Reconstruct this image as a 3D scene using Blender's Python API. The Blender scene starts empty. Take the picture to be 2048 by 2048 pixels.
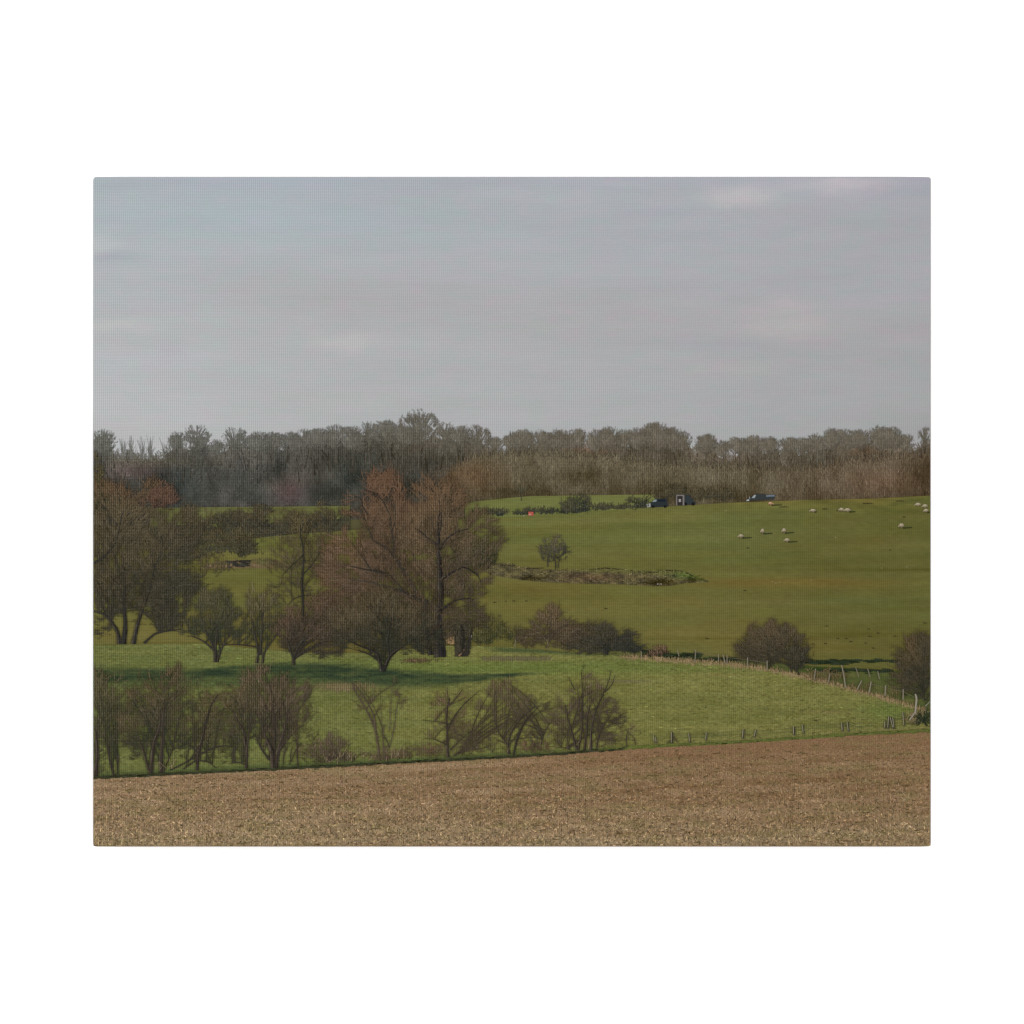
import bpy, math
import numpy as np

# ------------------------------------------------------------------ camera, world, lamps, exposure
scene = bpy.context.scene
C = scene.collection
S = 0.508 / 1676.0            # metres per unit of the drawing (a 20 x 16 inch canvas)
HANG = 1.5                    # height of the picture's middle on the wall
cam = bpy.data.cameras.new('camera')
cam_o = bpy.data.objects.new('camera', cam); C.objects.link(cam_o)
DIST = 2.6
cam.sensor_width = 36.0
cam.lens = 36.0 * DIST / (2048 * S)
cam.clip_start = 0.05; cam.clip_end = 50
cam_o.location = (0, -DIST, HANG)
cam_o.rotation_euler = (math.radians(90), 0, 0)
scene.camera = cam_o

world = bpy.data.worlds.new('World'); scene.world = world; world.use_nodes = True
bg = world.node_tree.nodes['Background']
bg.inputs['Color'].default_value = (1, 1, 1, 1); bg.inputs['Strength'].default_value = 1.12

def softbox(name, loc, rot, size, energy):
    l = bpy.data.lights.new(name, 'AREA'); l.shape = 'SQUARE'; l.size = size; l.energy = energy
    o = bpy.data.objects.new(name, l); C.objects.link(o); o.location = loc; o.rotation_euler = rot
    return o
softbox('softbox', (-3.2, -2.6, HANG), (math.radians(90), 0, math.radians(-51)), 1.6, 94)
softbox('softbox', (3.2, -2.6, HANG), (math.radians(90), 0, math.radians(51)), 1.6, 94)

scene.view_settings.view_transform = 'Standard'
scene.view_settings.look = 'None'
scene.view_settings.exposure = 0
scene.view_settings.gamma = 1
scene.view_settings.use_curve_mapping = False
GAIN = 0.558                    # ink reflectance per printed tone under this light

# ------------------------------------------------------------------ helpers
rng = np.random.default_rng(7)
X0, X1, Y0, Y1 = 187.6, 1860.2, 355.4, 1691.6       # printed face of the canvas
LX = lambda x: (np.asarray(x, float) - 1024.0) * S
LY = lambda y: (1024.0 - np.asarray(y, float)) * S

def lin(c):
    c = np.clip(np.asarray(c, float), 0, 255) / 255.0
    return np.where(c <= 0.04045, c / 12.92, ((c + 0.055) / 1.055) ** 2.4) * GAIN

_tab = np.random.default_rng(99).random((256, 256))
def vnoise(x, y, seed=0):
    x = np.asarray(x, float) + seed * 17.31; y = np.asarray(y, float) + seed * 7.77
    xi = np.floor(x).astype(int); yi = np.floor(y).astype(int)
    fx = x - xi; fy = y - yi; fx = fx * fx * (3 - 2 * fx); fy = fy * fy * (3 - 2 * fy)
    g = lambda a, b: _tab[a & 255, b & 255]
    return (g(xi, yi) * (1 - fx) + g(xi + 1, yi) * fx) * (1 - fy) + (g(xi, yi + 1) * (1 - fx) + g(xi + 1, yi + 1) * fx) * fy
def fbm(x, y, sx, sy, seed=0, octv=4):
    x = np.asarray(x, float) / sx; y = np.asarray(y, float) / sy
    s = 0; a = 1; t = 0
    for k in range(octv):
        s = s + a * (vnoise(x * 2 ** k, y * 2 ** k, seed + k * 3) - 0.5); t += a; a *= 0.55
    return s / t * 2
def mix(a, b, t):
    a = np.asarray(a, float); b = np.asarray(b, float); t = np.clip(np.asarray(t, float), 0, 1)[..., None]
    return a * (1 - t) + b * t
def sm(v, a, b):
    t = np.clip((np.asarray(v, float) - a) / (b - a), 0, 1); return t * t * (3 - 2 * t)
def blob(X, Y, cx, cy, rx, ry):
    return np.exp(-(((X - cx) / rx) ** 2 + ((Y - cy) / ry) ** 2))
def curve(pts):
    p = np.array(pts, float); return lambda x: np.interp(x, p[:, 0], p[:, 1])

# ------------------------------------------------------------------ materials
def weave_nodes(nt, amp_x, amp_y):
    N = nt.nodes; L = nt.links
    tc = N.new('ShaderNodeTexCoord')
    sep = N.new('ShaderNodeSeparateXYZ'); L.new(tc.outputs['Object'], sep.inputs[0])
    ns = N.new('ShaderNodeTexNoise'); ns.inputs['Scale'].default_value = 60; ns.inputs['Detail'].default_value = 3
    L.new(tc.outputs['Object'], ns.inputs['Vector'])
    def wave(axis, pitch, amp):
        m = N.new('ShaderNodeMath'); m.operation = 'MULTIPLY'; m.inputs[1].default_value = 2 * math.pi / (pitch * S)
        L.new(sep.outputs[axis], m.inputs[0])
        a = N.new('ShaderNodeMath'); a.operation = 'MULTIPLY_ADD'; a.inputs[1].default_value = 5.0
        L.new(ns.outputs['Fac'], a.inputs[0]); L.new(m.outputs[0], a.inputs[2])
        s = N.new('ShaderNodeMath'); s.operation = 'SINE'; L.new(a.outputs[0], s.inputs[0])
        f = N.new('ShaderNodeMapRange'); f.inputs['From Min'].default_value = -838 * S; f.inputs['From Max'].default_value = 838 * S
        f.inputs['To Min'].default_value = amp * 1.45; f.inputs['To Max'].default_value = amp * (.9 if axis == 'X' else .45)
        L.new(sep.outputs['X'], f.inputs['Value'])
        r = N.new('ShaderNodeMath'); r.operation = 'MULTIPLY_ADD'; r.inputs[2].default_value = 1.0
        L.new(s.outputs[0], r.inputs[0]); L.new(f.outputs[0], r.inputs[1]); return r.outputs[0]
    wx = wave('X', 4.05, amp_x); wy = wave('Y', 3.05, amp_y)
    mu = N.new('ShaderNodeMath'); mu.operation = 'MULTIPLY'; L.new(wx, mu.inputs[0]); L.new(wy, mu.inputs[1])
    # slow drift of the thread thickness over the cloth
    n2 = N.new('ShaderNodeTexNoise'); n2.inputs['Scale'].default_value = 700; n2.inputs['Detail'].default_value = 2
    L.new(tc.outputs['Object'], n2.inputs['Vector'])
    r2 = N.new('ShaderNodeMath'); r2.operation = 'MULTIPLY_ADD'; r2.inputs[1].default_value = 0.10; r2.inputs[2].default_value = 0.95
    L.new(n2.outputs['Fac'], r2.inputs[0])
    m3 = N.new('ShaderNodeMath'); m3.operation = 'MULTIPLY'; L.new(mu.outputs[0], m3.inputs[0]); L.new(r2.outputs[0], m3.inputs[1])
    return tc, m3.outputs[0]

def ink(name, amp=(0.10, 0.10), grain=None):
    """printed canvas: ink tone from the drawing, times the cloth's weave, times an optional fine grain"""
    m = bpy.data.materials.new(name); m.use_nodes = True
    nt = m.node_tree; N = nt.nodes; L = nt.links
    p = N['Principled BSDF']; p.inputs['Roughness'].default_value = 0.95
    p.inputs['Specular IOR Level'].default_value = 0.0
    at = N.new('ShaderNodeAttribute'); at.attribute_name = 'tone'
    tc, w = weave_nodes(nt, *amp)
    fac = w
    if grain:
        sx, sy, lo, hi = grain
        mp = N.new('ShaderNodeMapping'); mp.inputs['Scale'].default_value = (1 / (sx * S), 1 / (sy * S), 1)
        L.new(tc.outputs['Object'], mp.inputs['Vector'])
        g = N.new('ShaderNodeTexNoise'); g.inputs['Scale'].default_value = 1; g.inputs['Detail'].default_value = 4
        g.inputs['Roughness'].default_value = 0.65
        L.new(mp.outputs[0], g.inputs['Vector'])
        mr = N.new('ShaderNodeMapRange'); mr.inputs['From Min'].default_value = 0.3; mr.inputs['From Max'].default_value = 0.7
        mr.inputs['To Min'].default_value = lo; mr.inputs['To Max'].default_value = hi; mr.clamp = True
        L.new(g.outputs['Fac'], mr.inputs['Value'])
        mm = N.new('ShaderNodeMath'); mm.operation = 'MULTIPLY'; L.new(w, mm.inputs[0]); L.new(mr.outputs[0], mm.inputs[1])
        fac = mm.outputs[0]
    vm = N.new('ShaderNodeVectorMath'); vm.operation = 'SCALE'
    L.new(at.outputs['Color'], vm.inputs[0]); L.new(fac, vm.inputs['Scale'])
    L.new(vm.outputs[0], p.inputs['Base Color'])
    return m

M_SKY = ink('ink_sky', (0.09, 0.08), (60, 9, 0.985, 1.015))
M_FIELD = ink('ink_field', (0.14, 0.13), (16, 3.5, 0.90, 1.10))
M_MEADOW = ink('ink_meadow', (0.15, 0.14), (7, 4, 0.72, 1.28))
M_STUBBLE = ink('ink_stubble', (0.10, 0.09), (4.6, 2.3, 0.6, 1.4))
M_WOOD = ink('ink_wood', (0.20, 0.18), (4, 8, 0.78, 1.22))
M_TREE = ink('ink_twig', (0.26, 0.24))
M_PLAIN = ink('ink_plain', (0.08, 0.06))

wm = bpy.data.materials.new('white_wall'); wm.use_nodes = True
_n = wm.node_tree.nodes; _l = wm.node_tree.links
_p = _n['Principled BSDF']; _p.inputs['Roughness'].default_value = 0.9; _p.inputs['Specular IOR Level'].default_value = 0.1
_t = _n.new('ShaderNodeTexNoise'); _t.inputs['Scale'].default_value = 8
_r = _n.new('ShaderNodeMapRange'); _r.inputs['To Min'].default_value = 0.90; _r.inputs['To Max'].default_value = 0.93
_l.new(_t.outputs['Fac'], _r.inputs['Value'])
_c = _n.new('ShaderNodeCombineColor'); [_l.new(_r.outputs[0], _c.inputs[i]) for i in range(3)]
_l.new(_c.outputs[0], _p.inputs['Base Color'])

# ------------------------------------------------------------------ object building
def mesh_obj(name, V, F4, tone, mat, parent, label=None):
    """V (n,3) local metres, F4 (m,4) quads, tone (n,3) linear"""
    me = bpy.data.meshes.new(name)
    n = len(V); m = len(F4)
    me.vertices.add(n); me.vertices.foreach_set('co', np.ascontiguousarray(V, dtype=np.float32).ravel())
    me.loops.add(m * 4); me.loops.foreach_set('vertex_index', np.ascontiguousarray(F4, dtype=np.int32).ravel())
    me.polygons.add(m); me.polygons.foreach_set('loop_start', np.arange(0, m * 4, 4, dtype=np.int32))
    me.update(calc_edges=True)
    a = me.color_attributes.new('tone', 'FLOAT_COLOR', 'POINT')
    c = np.ones((n, 4), np.float32); c[:, :3] = tone
    a.data.foreach_set('color', c.ravel())
    me.materials.append(mat)
    o = bpy.data.objects.new(name, me); C.objects.link(o); o.parent = parent
    if label: o['label'] = label
    return o

LAYER = 5e-5
def sheet(name, xa, xb, top, bot, colour, layer, mat, parent, label=None, step=4.0, rag=0):
    xs = np.arange(xa, xb + step, step); xs[-1] = xb; xs = np.clip(xs, X0, X1)
    T = top(xs) if callable(top) else np.full_like(xs, top)
    B = bot(xs) if callable(bot) else np.full_like(xs, bot)
    if rag: T = T + rag * fbm(xs, xs * 0, 9, 1, layer + 3, 3)
    T = np.clip(T, Y0, Y1); B = np.clip(B, Y0, Y1); B = np.maximum(B, T + 0.01)
    nr = int(max(1, np.ceil(np.max(B - T) / step)))
    t = np.linspace(0, 1, nr + 1)[:, None]
    Y = T[None] * (1 - t) + B[None] * t; X = np.repeat(xs[None], nr + 1, 0)
    col = lin(colour(X, Y)).reshape(-1, 3)
    V = np.stack([LX(X), LY(Y), np.full_like(X, layer * LAYER)], -1).reshape(-1, 3)
    nc = len(xs); r, c = np.meshgrid(np.arange(nr), np.arange(nc - 1), indexing='ij')
    i = (r * nc + c).ravel()
    F = np.stack([i, i + nc, i + nc + 1, i + 1], 1)
    return mesh_obj(name, V, F, col, mat, parent, label)

class Ink:
    """collects tapered strokes and filled quads, then becomes ONE mesh"""
    def __init__(s): s.q = []; s.c = []
    def strokes(s, x0, y0, x1, y1, w0, w1, rgb):
        x0, y0, x1, y1, w0, w1 = np.broadcast_arrays(*[np.asarray(v, float) for v in (x0, y0, x1, y1, w0, w1)])
        x0 = np.atleast_1d(x0); y0 = np.atleast_1d(y0); x1 = np.atleast_1d(x1); y1 = np.atleast_1d(y1)
        dx = x1 - x0; dy = y1 - y0; l = np.maximum(np.hypot(dx, dy), 1e-6)
        nx = -dy / l / 2; ny = dx / l / 2
        q = np.stack([np.stack([x0 + nx * w0, y0 + ny * w0], -1), np.stack([x0 - nx * w0, y0 - ny * w0], -1),
                      np.stack([x1 - nx * w1, y1 - ny * w1], -1), np.stack([x1 + nx * w1, y1 + ny * w1], -1)], 1)
        s.q.append(q); s.c.append(np.broadcast_to(np.asarray(rgb, float), (len(q), 3)))
    def quad(s, pts, rgb):
        s.q.append(np.array(pts, float)[None]); s.c.append(np.array(rgb, float)[None])
    def poly(s, pts, widths, rgb, sub=3, wob=False):
        p = np.array(pts, float); w = np.interp(np.linspace(0, 1, len(p)), np.linspace(0, 1, len(widths)), widths)
        t = np.arange(len(p)); tt = np.linspace(0, len(p) - 1, (len(p) - 1) * sub + 1)
        # smooth the polyline a little
        x = np.interp(tt, t, p[:, 0]); y = np.interp(tt, t, p[:, 1]); ww = np.interp(tt, t, w)
        for _ in range(2):
            x[1:-1] = (x[:-2] + 2 * x[1:-1] + x[2:]) / 4; y[1:-1] = (y[:-2] + 2 * y[1:-1] + y[2:]) / 4
        if wob:
            g = np.random.default_rng(int(abs(p[0, 0] * 7 + p[-1, 1] * 3))); k = len(x)
            nz = np.interp(np.arange(k), np.arange(0, k + 3, 3), g.normal(0, 1, len(np.arange(0, k + 3, 3))))
            x = x + nz * np.minimum(ww * .22, 1.0); ww = ww * (1 + g.normal(0, .08, k))
        s.strokes(x[:-1], y[:-1], x[1:] + (x[1:] - x[:-1]) * .12, y[1:] + (y[1:] - y[:-1]) * .12, ww[:-1], ww[1:], rgb)
        if wob and ww[0] > 2.4:  # lit left and shaded right side drawn into the bark tone
            c = np.asarray(rgb, float); o_ = ww * .30
            s.strokes(x[:-1] - o_[:-1], y[:-1], x[1:] - o_[1:], y[1:], ww[:-1] * .34, ww[1:] * .34, c + np.array([20, 17, 11]) + g.normal(0, 7, (k - 1, 1)))
            s.strokes(x[:-1] + o_[:-1], y[:-1], x[1:] + o_[1:], y[1:], ww[:-1] * .3, ww[1:] * .3, c - 9 + g.normal(0, 5, (k - 1, 1)))
    def build(s, name, layer, mat, parent, label=None, box=None):
        q = np.concatenate(s.q); c = np.concatenate(s.c)
        x0, x1, y0, y1 = box or (X0, X1, Y0, Y1)
        keep = (q[:, :, 0].max(1) > x0) & (q[:, :, 0].min(1) < x1) & (q[:, :, 1].max(1) > y0) & (q[:, :, 1].min(1) < y1)
        q = q[keep]; c = c[keep]
        q[:, :, 0] = np.clip(q[:, :, 0], x0, x1); q[:, :, 1] = np.clip(q[:, :, 1], y0, y1)
        # keep every face turned to the front
        a = (q[:, 1, 0] - q[:, 0, 0]) * (q[:, 2, 1] - q[:, 0, 1]) - (q[:, 1, 1] - q[:, 0, 1]) * (q[:, 2, 0] - q[:, 0, 0])
        q[a > 0] = q[a > 0][:, ::-1]
        n = len(q); z = layer * LAYER + (np.arange(n) % 31) * 1.5e-6
        V = np.stack([LX(q[:, :, 0]), LY(q[:, :, 1]), np.repeat(z[:, None], 4, 1)], -1).reshape(-1, 3)
        return mesh_obj(name, V, np.arange(n * 4).reshape(-1, 4), np.repeat(lin(c), 4, 0), mat, parent, label)

# ------------------------------------------------------------------ the wall
def box_mesh(name, x0, x1, y0, y1, z0, z1, mat):
    v = [(x, y, z) for x in (x0, x1) for y in (y0, y1) for z in (z0, z1)]
    f = [(0, 1, 3, 2), (4, 6, 7, 5), (0, 4, 5, 1), (2, 3, 7, 6), (0, 2, 6, 4), (1, 5, 7, 3)]
    me = bpy.data.meshes.new(name); me.from_pydata(v, [], f); me.materials.append(mat)
    o = bpy.data.objects.new(name, me); C.objects.link(o); return o
DEPTH = 0.019
wall = box_mesh('wall', -3, 3, DEPTH + 0.0005, DEPTH + 0.12, -1.2, 4.2, wm)
wall['kind'] = 'structure'

# ------------------------------------------------------------------ the canvas print
root = bpy.data.objects.new('canvas_print', None); C.objects.link(root)
root.location = (0, 0, HANG); root.rotation_euler = (math.radians(90), 0, 0)
root['label'] = 'stretched canvas print of a winter pasture with bare trees and sheep, on white wall'
root['category'] = 'canvas print'

# wrapped cloth over the stretcher: rounded corners, soft front fold, printed sides
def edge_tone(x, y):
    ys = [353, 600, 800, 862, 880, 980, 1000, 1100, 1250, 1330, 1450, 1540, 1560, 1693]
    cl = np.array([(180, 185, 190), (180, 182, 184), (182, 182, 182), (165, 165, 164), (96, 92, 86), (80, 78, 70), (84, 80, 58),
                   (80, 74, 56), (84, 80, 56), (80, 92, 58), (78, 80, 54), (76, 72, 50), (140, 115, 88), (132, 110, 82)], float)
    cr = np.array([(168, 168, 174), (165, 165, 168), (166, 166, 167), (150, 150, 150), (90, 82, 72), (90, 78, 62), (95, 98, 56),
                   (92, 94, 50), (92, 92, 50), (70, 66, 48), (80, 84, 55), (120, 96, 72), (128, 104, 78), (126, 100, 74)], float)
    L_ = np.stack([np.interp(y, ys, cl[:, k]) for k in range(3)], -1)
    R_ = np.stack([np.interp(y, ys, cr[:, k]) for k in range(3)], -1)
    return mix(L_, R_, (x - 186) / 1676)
def canvas_body():
    a, b, c_, d = 186.0, 1862.6, 353.6, 1693.4
    def loop(inset, r, z):
        pts = []
        x0, x1, y0, y1 = a + inset, b - inset, c_ + inset, d - inset
        r = max(r - inset, 1.0)
        for cx, cy, a0 in ((x1 - r, y0 + r, -90), (x1 - r, y1 - r, 0), (x0 + r, y1 - r, 90), (x0 + r, y0 + r, 180)):
            for k in range(9):
                t = math.radians(a0 + k * 90 / 8); pts.append((cx + r * math.cos(t), cy + r * math.sin(t)))
        out = []
        P = np.array(pts)
        for i in range(len(P)):
            p, q = P[i], P[(i + 1) % len(P)]
            n = 120 if i % 9 == 8 else 1
            for k in range(n): out.append(p + (q - p) * k / n)
        return np.array(out), z
    R = 2.2 * S
    loops = [loop(2.2, 6, -2e-5)]
    for k in range(1, 6):
        t = math.radians(90 * k / 5); loops.append(loop(2.2 - 2.2 * math.sin(t), 6, -R * (1 - math.cos(t)) - 2e-5))
    loops += [loop(0, 6, -0.006), loop(0, 6, -DEPTH), loop(40, 6, -DEPTH)]
    n = len(loops[0][0]); V = []; T = []
    for j, (P, z) in enumerate(loops):
        V.append(np.stack([LX(P[:, 0]), LY(P[:, 1]), np.full(n, z)], -1))
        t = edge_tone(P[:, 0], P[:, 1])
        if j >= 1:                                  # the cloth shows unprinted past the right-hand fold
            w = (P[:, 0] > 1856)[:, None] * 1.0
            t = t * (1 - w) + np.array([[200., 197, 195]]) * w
        T.append(lin(t))
    V = np.concatenate(V); T = np.concatenate(T); F = []
    for j in range(len(loops) - 1):
        for i in range(n):
            i2 = (i + 1) % n
            F.append((j * n + i, j * n + i2, (j + 1) * n + i2, (j + 1) * n + i))
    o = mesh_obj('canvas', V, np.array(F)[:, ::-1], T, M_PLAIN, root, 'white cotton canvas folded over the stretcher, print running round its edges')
    return o
canvas_body()
# front of the cloth under the print
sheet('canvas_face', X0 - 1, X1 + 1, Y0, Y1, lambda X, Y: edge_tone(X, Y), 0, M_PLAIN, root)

# ------------------------------------------------------------------ printed sky
def sky_col(X, Y):
    top = mix((173, 180, 185), (167, 168, 174), (X - 186) / 1676)
    mid = mix((179, 181, 184), (167, 167, 171), (X - 186) / 1676)
    low = mix((184, 184, 185), (162, 162, 163), (X - 186) / 1676)
    t = (Y - 354) / 520
    c = np.where((t < 0.5)[..., None], mix(top, mid, t * 2), mix(mid, low, t * 2 - 1))
    n1 = fbm(X + 0.6 * Y, Y, 420, 60, 1, 4); n2 = fbm(X, Y, 160, 26, 5, 4)
    c = c + (n1 * 4)[..., None] * np.array([0.6, 0.7, 1.0]) + (n2 * 3)[..., None]
    # blue rift top left, violet tint top, warm veil across the middle
    c = c + blob(X, Y, 520, 440, 420, 46)[..., None] * np.array([-3, 1, 2.0])
    c = c + (sm(Y, 400, 354))[..., None] * np.array([-1, -2, 3.0]) * (0.6 + 0.5 * fbm(X, Y, 200, 60, 9, 2))[..., None]
    yl = 520 + (X - 400) * 0.07
    veil = np.exp(-((Y - yl - 45) / 60) ** 2) * sm(X, 280, 560)
    c = c + veil[..., None] * np.array([-1, -3.5, -4.5])
    for cx, cy, rx, ry, k in ((1480, 396, 60, 20, 18), (1690, 366, 90, 16, 20), (1580, 655, 60, 24, 9), (1570, 610, 50, 12, 6),
                              (690, 682, 60, 12, 9), (232, 655, 60, 10, 9), (196, 490, 34, 18, 11), (1240, 362, 120, 8, 6),
                              (1470, 735, 60, 14, 5), (1050, 390, 140, 12, 3)):
        b = blob(X + 34 * fbm(X, Y, 44, 26, 12, 4), Y + 16 * fbm(X, Y, 60, 24, 13, 4), cx, cy, rx * 1.2, ry * 1.25)
        c = c + (b * k * .85)[..., None] * np.array([1.15, 0.75, 0.55])
    for cx, cy, rx, ry, k in ((215, 512, 60, 12, 9), (1760, 385, 120, 14, 6), (1350, 425, 120, 12, 4), (340, 700, 30, 20, 3), (1500, 690, 200, 16, 3)):
        c = c - (blob(X, Y, cx, cy, rx, ry) * k)[..., None] * np.array([1.0, 1.0, 0.6])
    # faint colour mottling left by compressed printing
    m = np.floor(fbm(X, Y, 30, 14, 20, 2) * 4)
    c = c + m[..., None] * np.array([0.9, -0.4, 0.3])
    return c
sheet('sky', X0, X1, Y0, 960, sky_col, 1, M_SKY, root, 'pale grey sky with faint peach clouds')

# ------------------------------------------------------------------ printed far wood
SKYL = [(186, 862), (200, 860), (215, 862), (225, 875), (234, 887), (245, 882), (262, 880), (275, 888), (300, 891), (320, 888), (332, 880),
        (345, 872), (360, 866), (375, 872), (393, 862), (420, 872), (430, 882), (445, 872), (470, 862), (495, 868), (505, 874), (520, 865),
        (545, 865), (560, 872), (575, 866), (600, 862), (645, 858), (672, 852), (690, 859), (730, 847), (770, 841), (790, 846), (805, 852),
        (840, 842), (870, 852), (885, 856), (900, 850), (920, 854), (950, 852), (968, 862), (977, 873), (1005, 879), (1026, 868), (1050, 863),
        (1130, 861), (1155, 863), (1165, 862), (1176, 874), (1190, 862), (1215, 856), (1245, 861), (1260, 861), (1290, 857), (1312, 850),
        (1337, 852), (1352, 862), (1374, 866), (1384, 878), (1405, 872), (1420, 871), (1446, 883), (1460, 888), (1480, 878), (1505, 873),
        (1530, 874), (1560, 878), (1600, 877), (1620, 871), (1650, 868), (1662, 864), (1680, 864), (1700, 861), (1740, 861), (1755, 858),
        (1780, 858), (1797, 864), (1812, 872), (1828, 874), (1846, 864), (1862, 860)]
sk = curve(SKYL)
BOTW = curve([(186, 1030), (400, 1022), (600, 1018), (900, 1010), (1026, 1000), (1290, 992), (1330, 1014), (1450, 1008), (1560, 1004), (1862, 996)])
def wood_col(X, Y):
    base = mix((95, 93, 85), (99, 90, 75), sm(X, 400, 1200))
    d = Y - sk(X)
    base = base + (sm(d, 40, 0) * 22)[..., None] - (sm(d, 20, 75) * sm(X, 1500, 700) * 18)[..., None] * np.array([1.1, 1, 0.9])
    n = fbm(X, Y, 26, 34, 31, 4); n2 = fbm(X, Y, 90, 60, 35, 3)
    base = base + (n * 20)[..., None] + (n2 * 12)[..., None] * np.array([1.2, 0.8, 0.7])
    # blue-black hollows
    for cx, cy, rx, ry, k in ((332, 950, 22, 14, 24), (358, 975, 18, 22, 16), (560, 935, 12, 26, 22), (480, 940, 10, 30, 14), (700, 960, 30, 30, 26),
                              (828, 960, 22, 30, 30), (860, 925, 26, 16, 22), (640, 985, 60, 22, 20), (1300, 900, 60, 10, 14), (1250, 895, 40, 12, 12),
                              (1640, 925, 24, 10, 12), (1735, 905, 22, 10, 16), (1510, 960, 14, 40, 12), (1840, 900, 24, 12, 18), (520, 1000, 90, 14, 14),
                              (410, 900, 10, 20, 14)):
        b = blob(X, Y, cx, cy, rx, ry); base = base - (b * k * .7)[..., None] * np.array([1.1, 0.9, 0.75])
    for cx, cy, rx, ry, c_ in ((270, 945, 60, 16, (14, 2, 4)), (580, 985, 34, 28, (16, 2, 5)), (300, 925, 120, 10, (6, 3, -2)), (1180, 905, 60, 8, (10, 1, -2)),
                               (1730, 905, 34, 9, (10, 1, -3))):
        base = base + blob(X, Y, cx, cy, rx, ry)[..., None] * np.array(c_, float)
    return base
wood = sheet('wood', X0, X1, lambda x: sk(x) + 27, lambda x: BOTW(x) + 24, wood_col, 2, M_WOOD, root,
             'distant leafless wood along the skyline', step=3.0, rag=14)
wood['kind'] = 'stuff'

def wood_pal(x, y, r):
    c = mix((98, 95, 88), (101, 92, 77), sm(x, 400, 1200)) + r.normal(0, 11, (len(x), 1)) * np.array([1.0, 0.95, 0.9])
    return c

def twiggy(I, x, y, ang, length, w, rgb, r, bend=0.35):
    """two-segment twigs"""
    l1 = length * 0.5; a2 = ang + r.normal(0, bend, len(x))
    xm = x + np.cos(ang) * l1; ym = y - np.sin(ang) * l1
    I.strokes(x, y, xm, ym, w, w * .85, rgb)
    I.strokes(xm, ym, xm + np.cos(a2) * l1, ym - np.sin(a2) * l1, w * .85, w * .5, rgb)

# ragged fringe of the mass
I = Ink(); r = np.random.default_rng(3)
n = 14000; x = r.uniform(X0, X1, n); y = sk(x) + 22 + np.where(r.uniform(0, 1, n) < .5, r.gamma(2.0, 12, n), r.uniform(0, 140, n))
y = np.minimum(y, BOTW(x) - 6)
twiggy(I, x, y, np.pi / 2 + r.normal(0, .8, n), r.uniform(6, 15, n), r.uniform(.6, 1.3, n), wood_col(x, y) + r.normal(4, 10, (n, 1)) + (fbm(x, y, 22, 26, 44, 3) * 14)[:, None], r)
n = 700; x = r.uniform(X0, X1, n); y = sk(x) + 16 + r.uniform(0, 60, n)
I.strokes(x, y + r.uniform(16, 40, n), x + r.normal(0, 5, n), y, 2.0, .7, wood_pal(x, y, r) - 30)
x = r.choice([246, 262, 330, 300, 285], 60) + r.normal(0, 1.5, 60); x2 = x + r.normal(0, 7, 60); y2 = r.uniform(870, 900, 60); I.strokes(x, 918, (x + x2) / 2, (905 + y2) / 2, .8, .6, (110, 109, 104)); I.strokes((x + x2) / 2, (905 + y2) / 2, x2, y2, .6, .35, (118, 117, 112))
o = I.build('wood_twigs', 3, M_WOOD, root); o['kind'] = 'stuff'

# ---- generic crown by space colonisation
def colonise(seeds, att, r, step=5., infl=60., kill=7., iters=120):
    """seeds: list of (x,y,parent). Returns nodes (n,2), parent (n)"""
    P = [np.array(s[:2], float) for s in seeds]; par = [s[2] for s in seeds]
    A = att.copy(); near = np.full(len(A), -1); nd = np.full(len(A), 1e9); start = 0
    for it in range(iters):
        if start == len(P): break
        for k in range(start, len(P)):
            d = np.hypot(A[:, 0] - P[k][0], A[:, 1] - P[k][1]); m = d < nd; nd[m] = d[m]; near[m] = k
        start = len(P)
        keep = nd > kill; A = A[keep]; near = near[keep]; nd = nd[keep]
        if len(A) == 0: break
        lim = infl if it > 12 else 1e9
        ok = nd < lim
        if not ok.any(): break
        for k in np.unique(near[ok]):
            s = A[ok & (near == k)]; v = s - P[k]; v = v / np.maximum(np.hypot(v[:, 0], v[:, 1])[:, None], 1e-6)
            v = v.sum(0) + r.normal(0, .35, 2) * math.sqrt(len(s)); l = np.hypot(*v)
            if l < 1e-6: continue
            P.append(P[k] + v / l * step); par.append(int(k))
    return np.array(P), np.array(par)

def in_ell(ells, n, r, rough=1.):
    w = np.array([e[2] * e[3] for e in ells]); w = w / w.sum()
    k = r.choice(len(ells), n, p=w); E = np.array([e[:4] for e in ells])[k]
    a = r.uniform(0, 2 * np.pi, n); d = np.sqrt(r.uniform(0, 1, n)) * 1.16
    x = E[:, 0] + E[:, 2] * d * np.cos(a); y = E[:, 1] + E[:, 3] * d * np.sin(a)
    sz = float(np.clip(E[:, 2].mean() * .42, 5, 22)); sd = int(ells[0][0]) % 97
    pk = (fbm(x, y, sz, sz, sd, 4) * 1.5 * rough + .12 - (d - .66) * 1.5) * 1.1 + .5      # ragged outline, thinning towards the rim
    keep = pk > r.uniform(0, 1, n)
    return np.stack([x, y], -1)[keep], k[keep]

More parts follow.
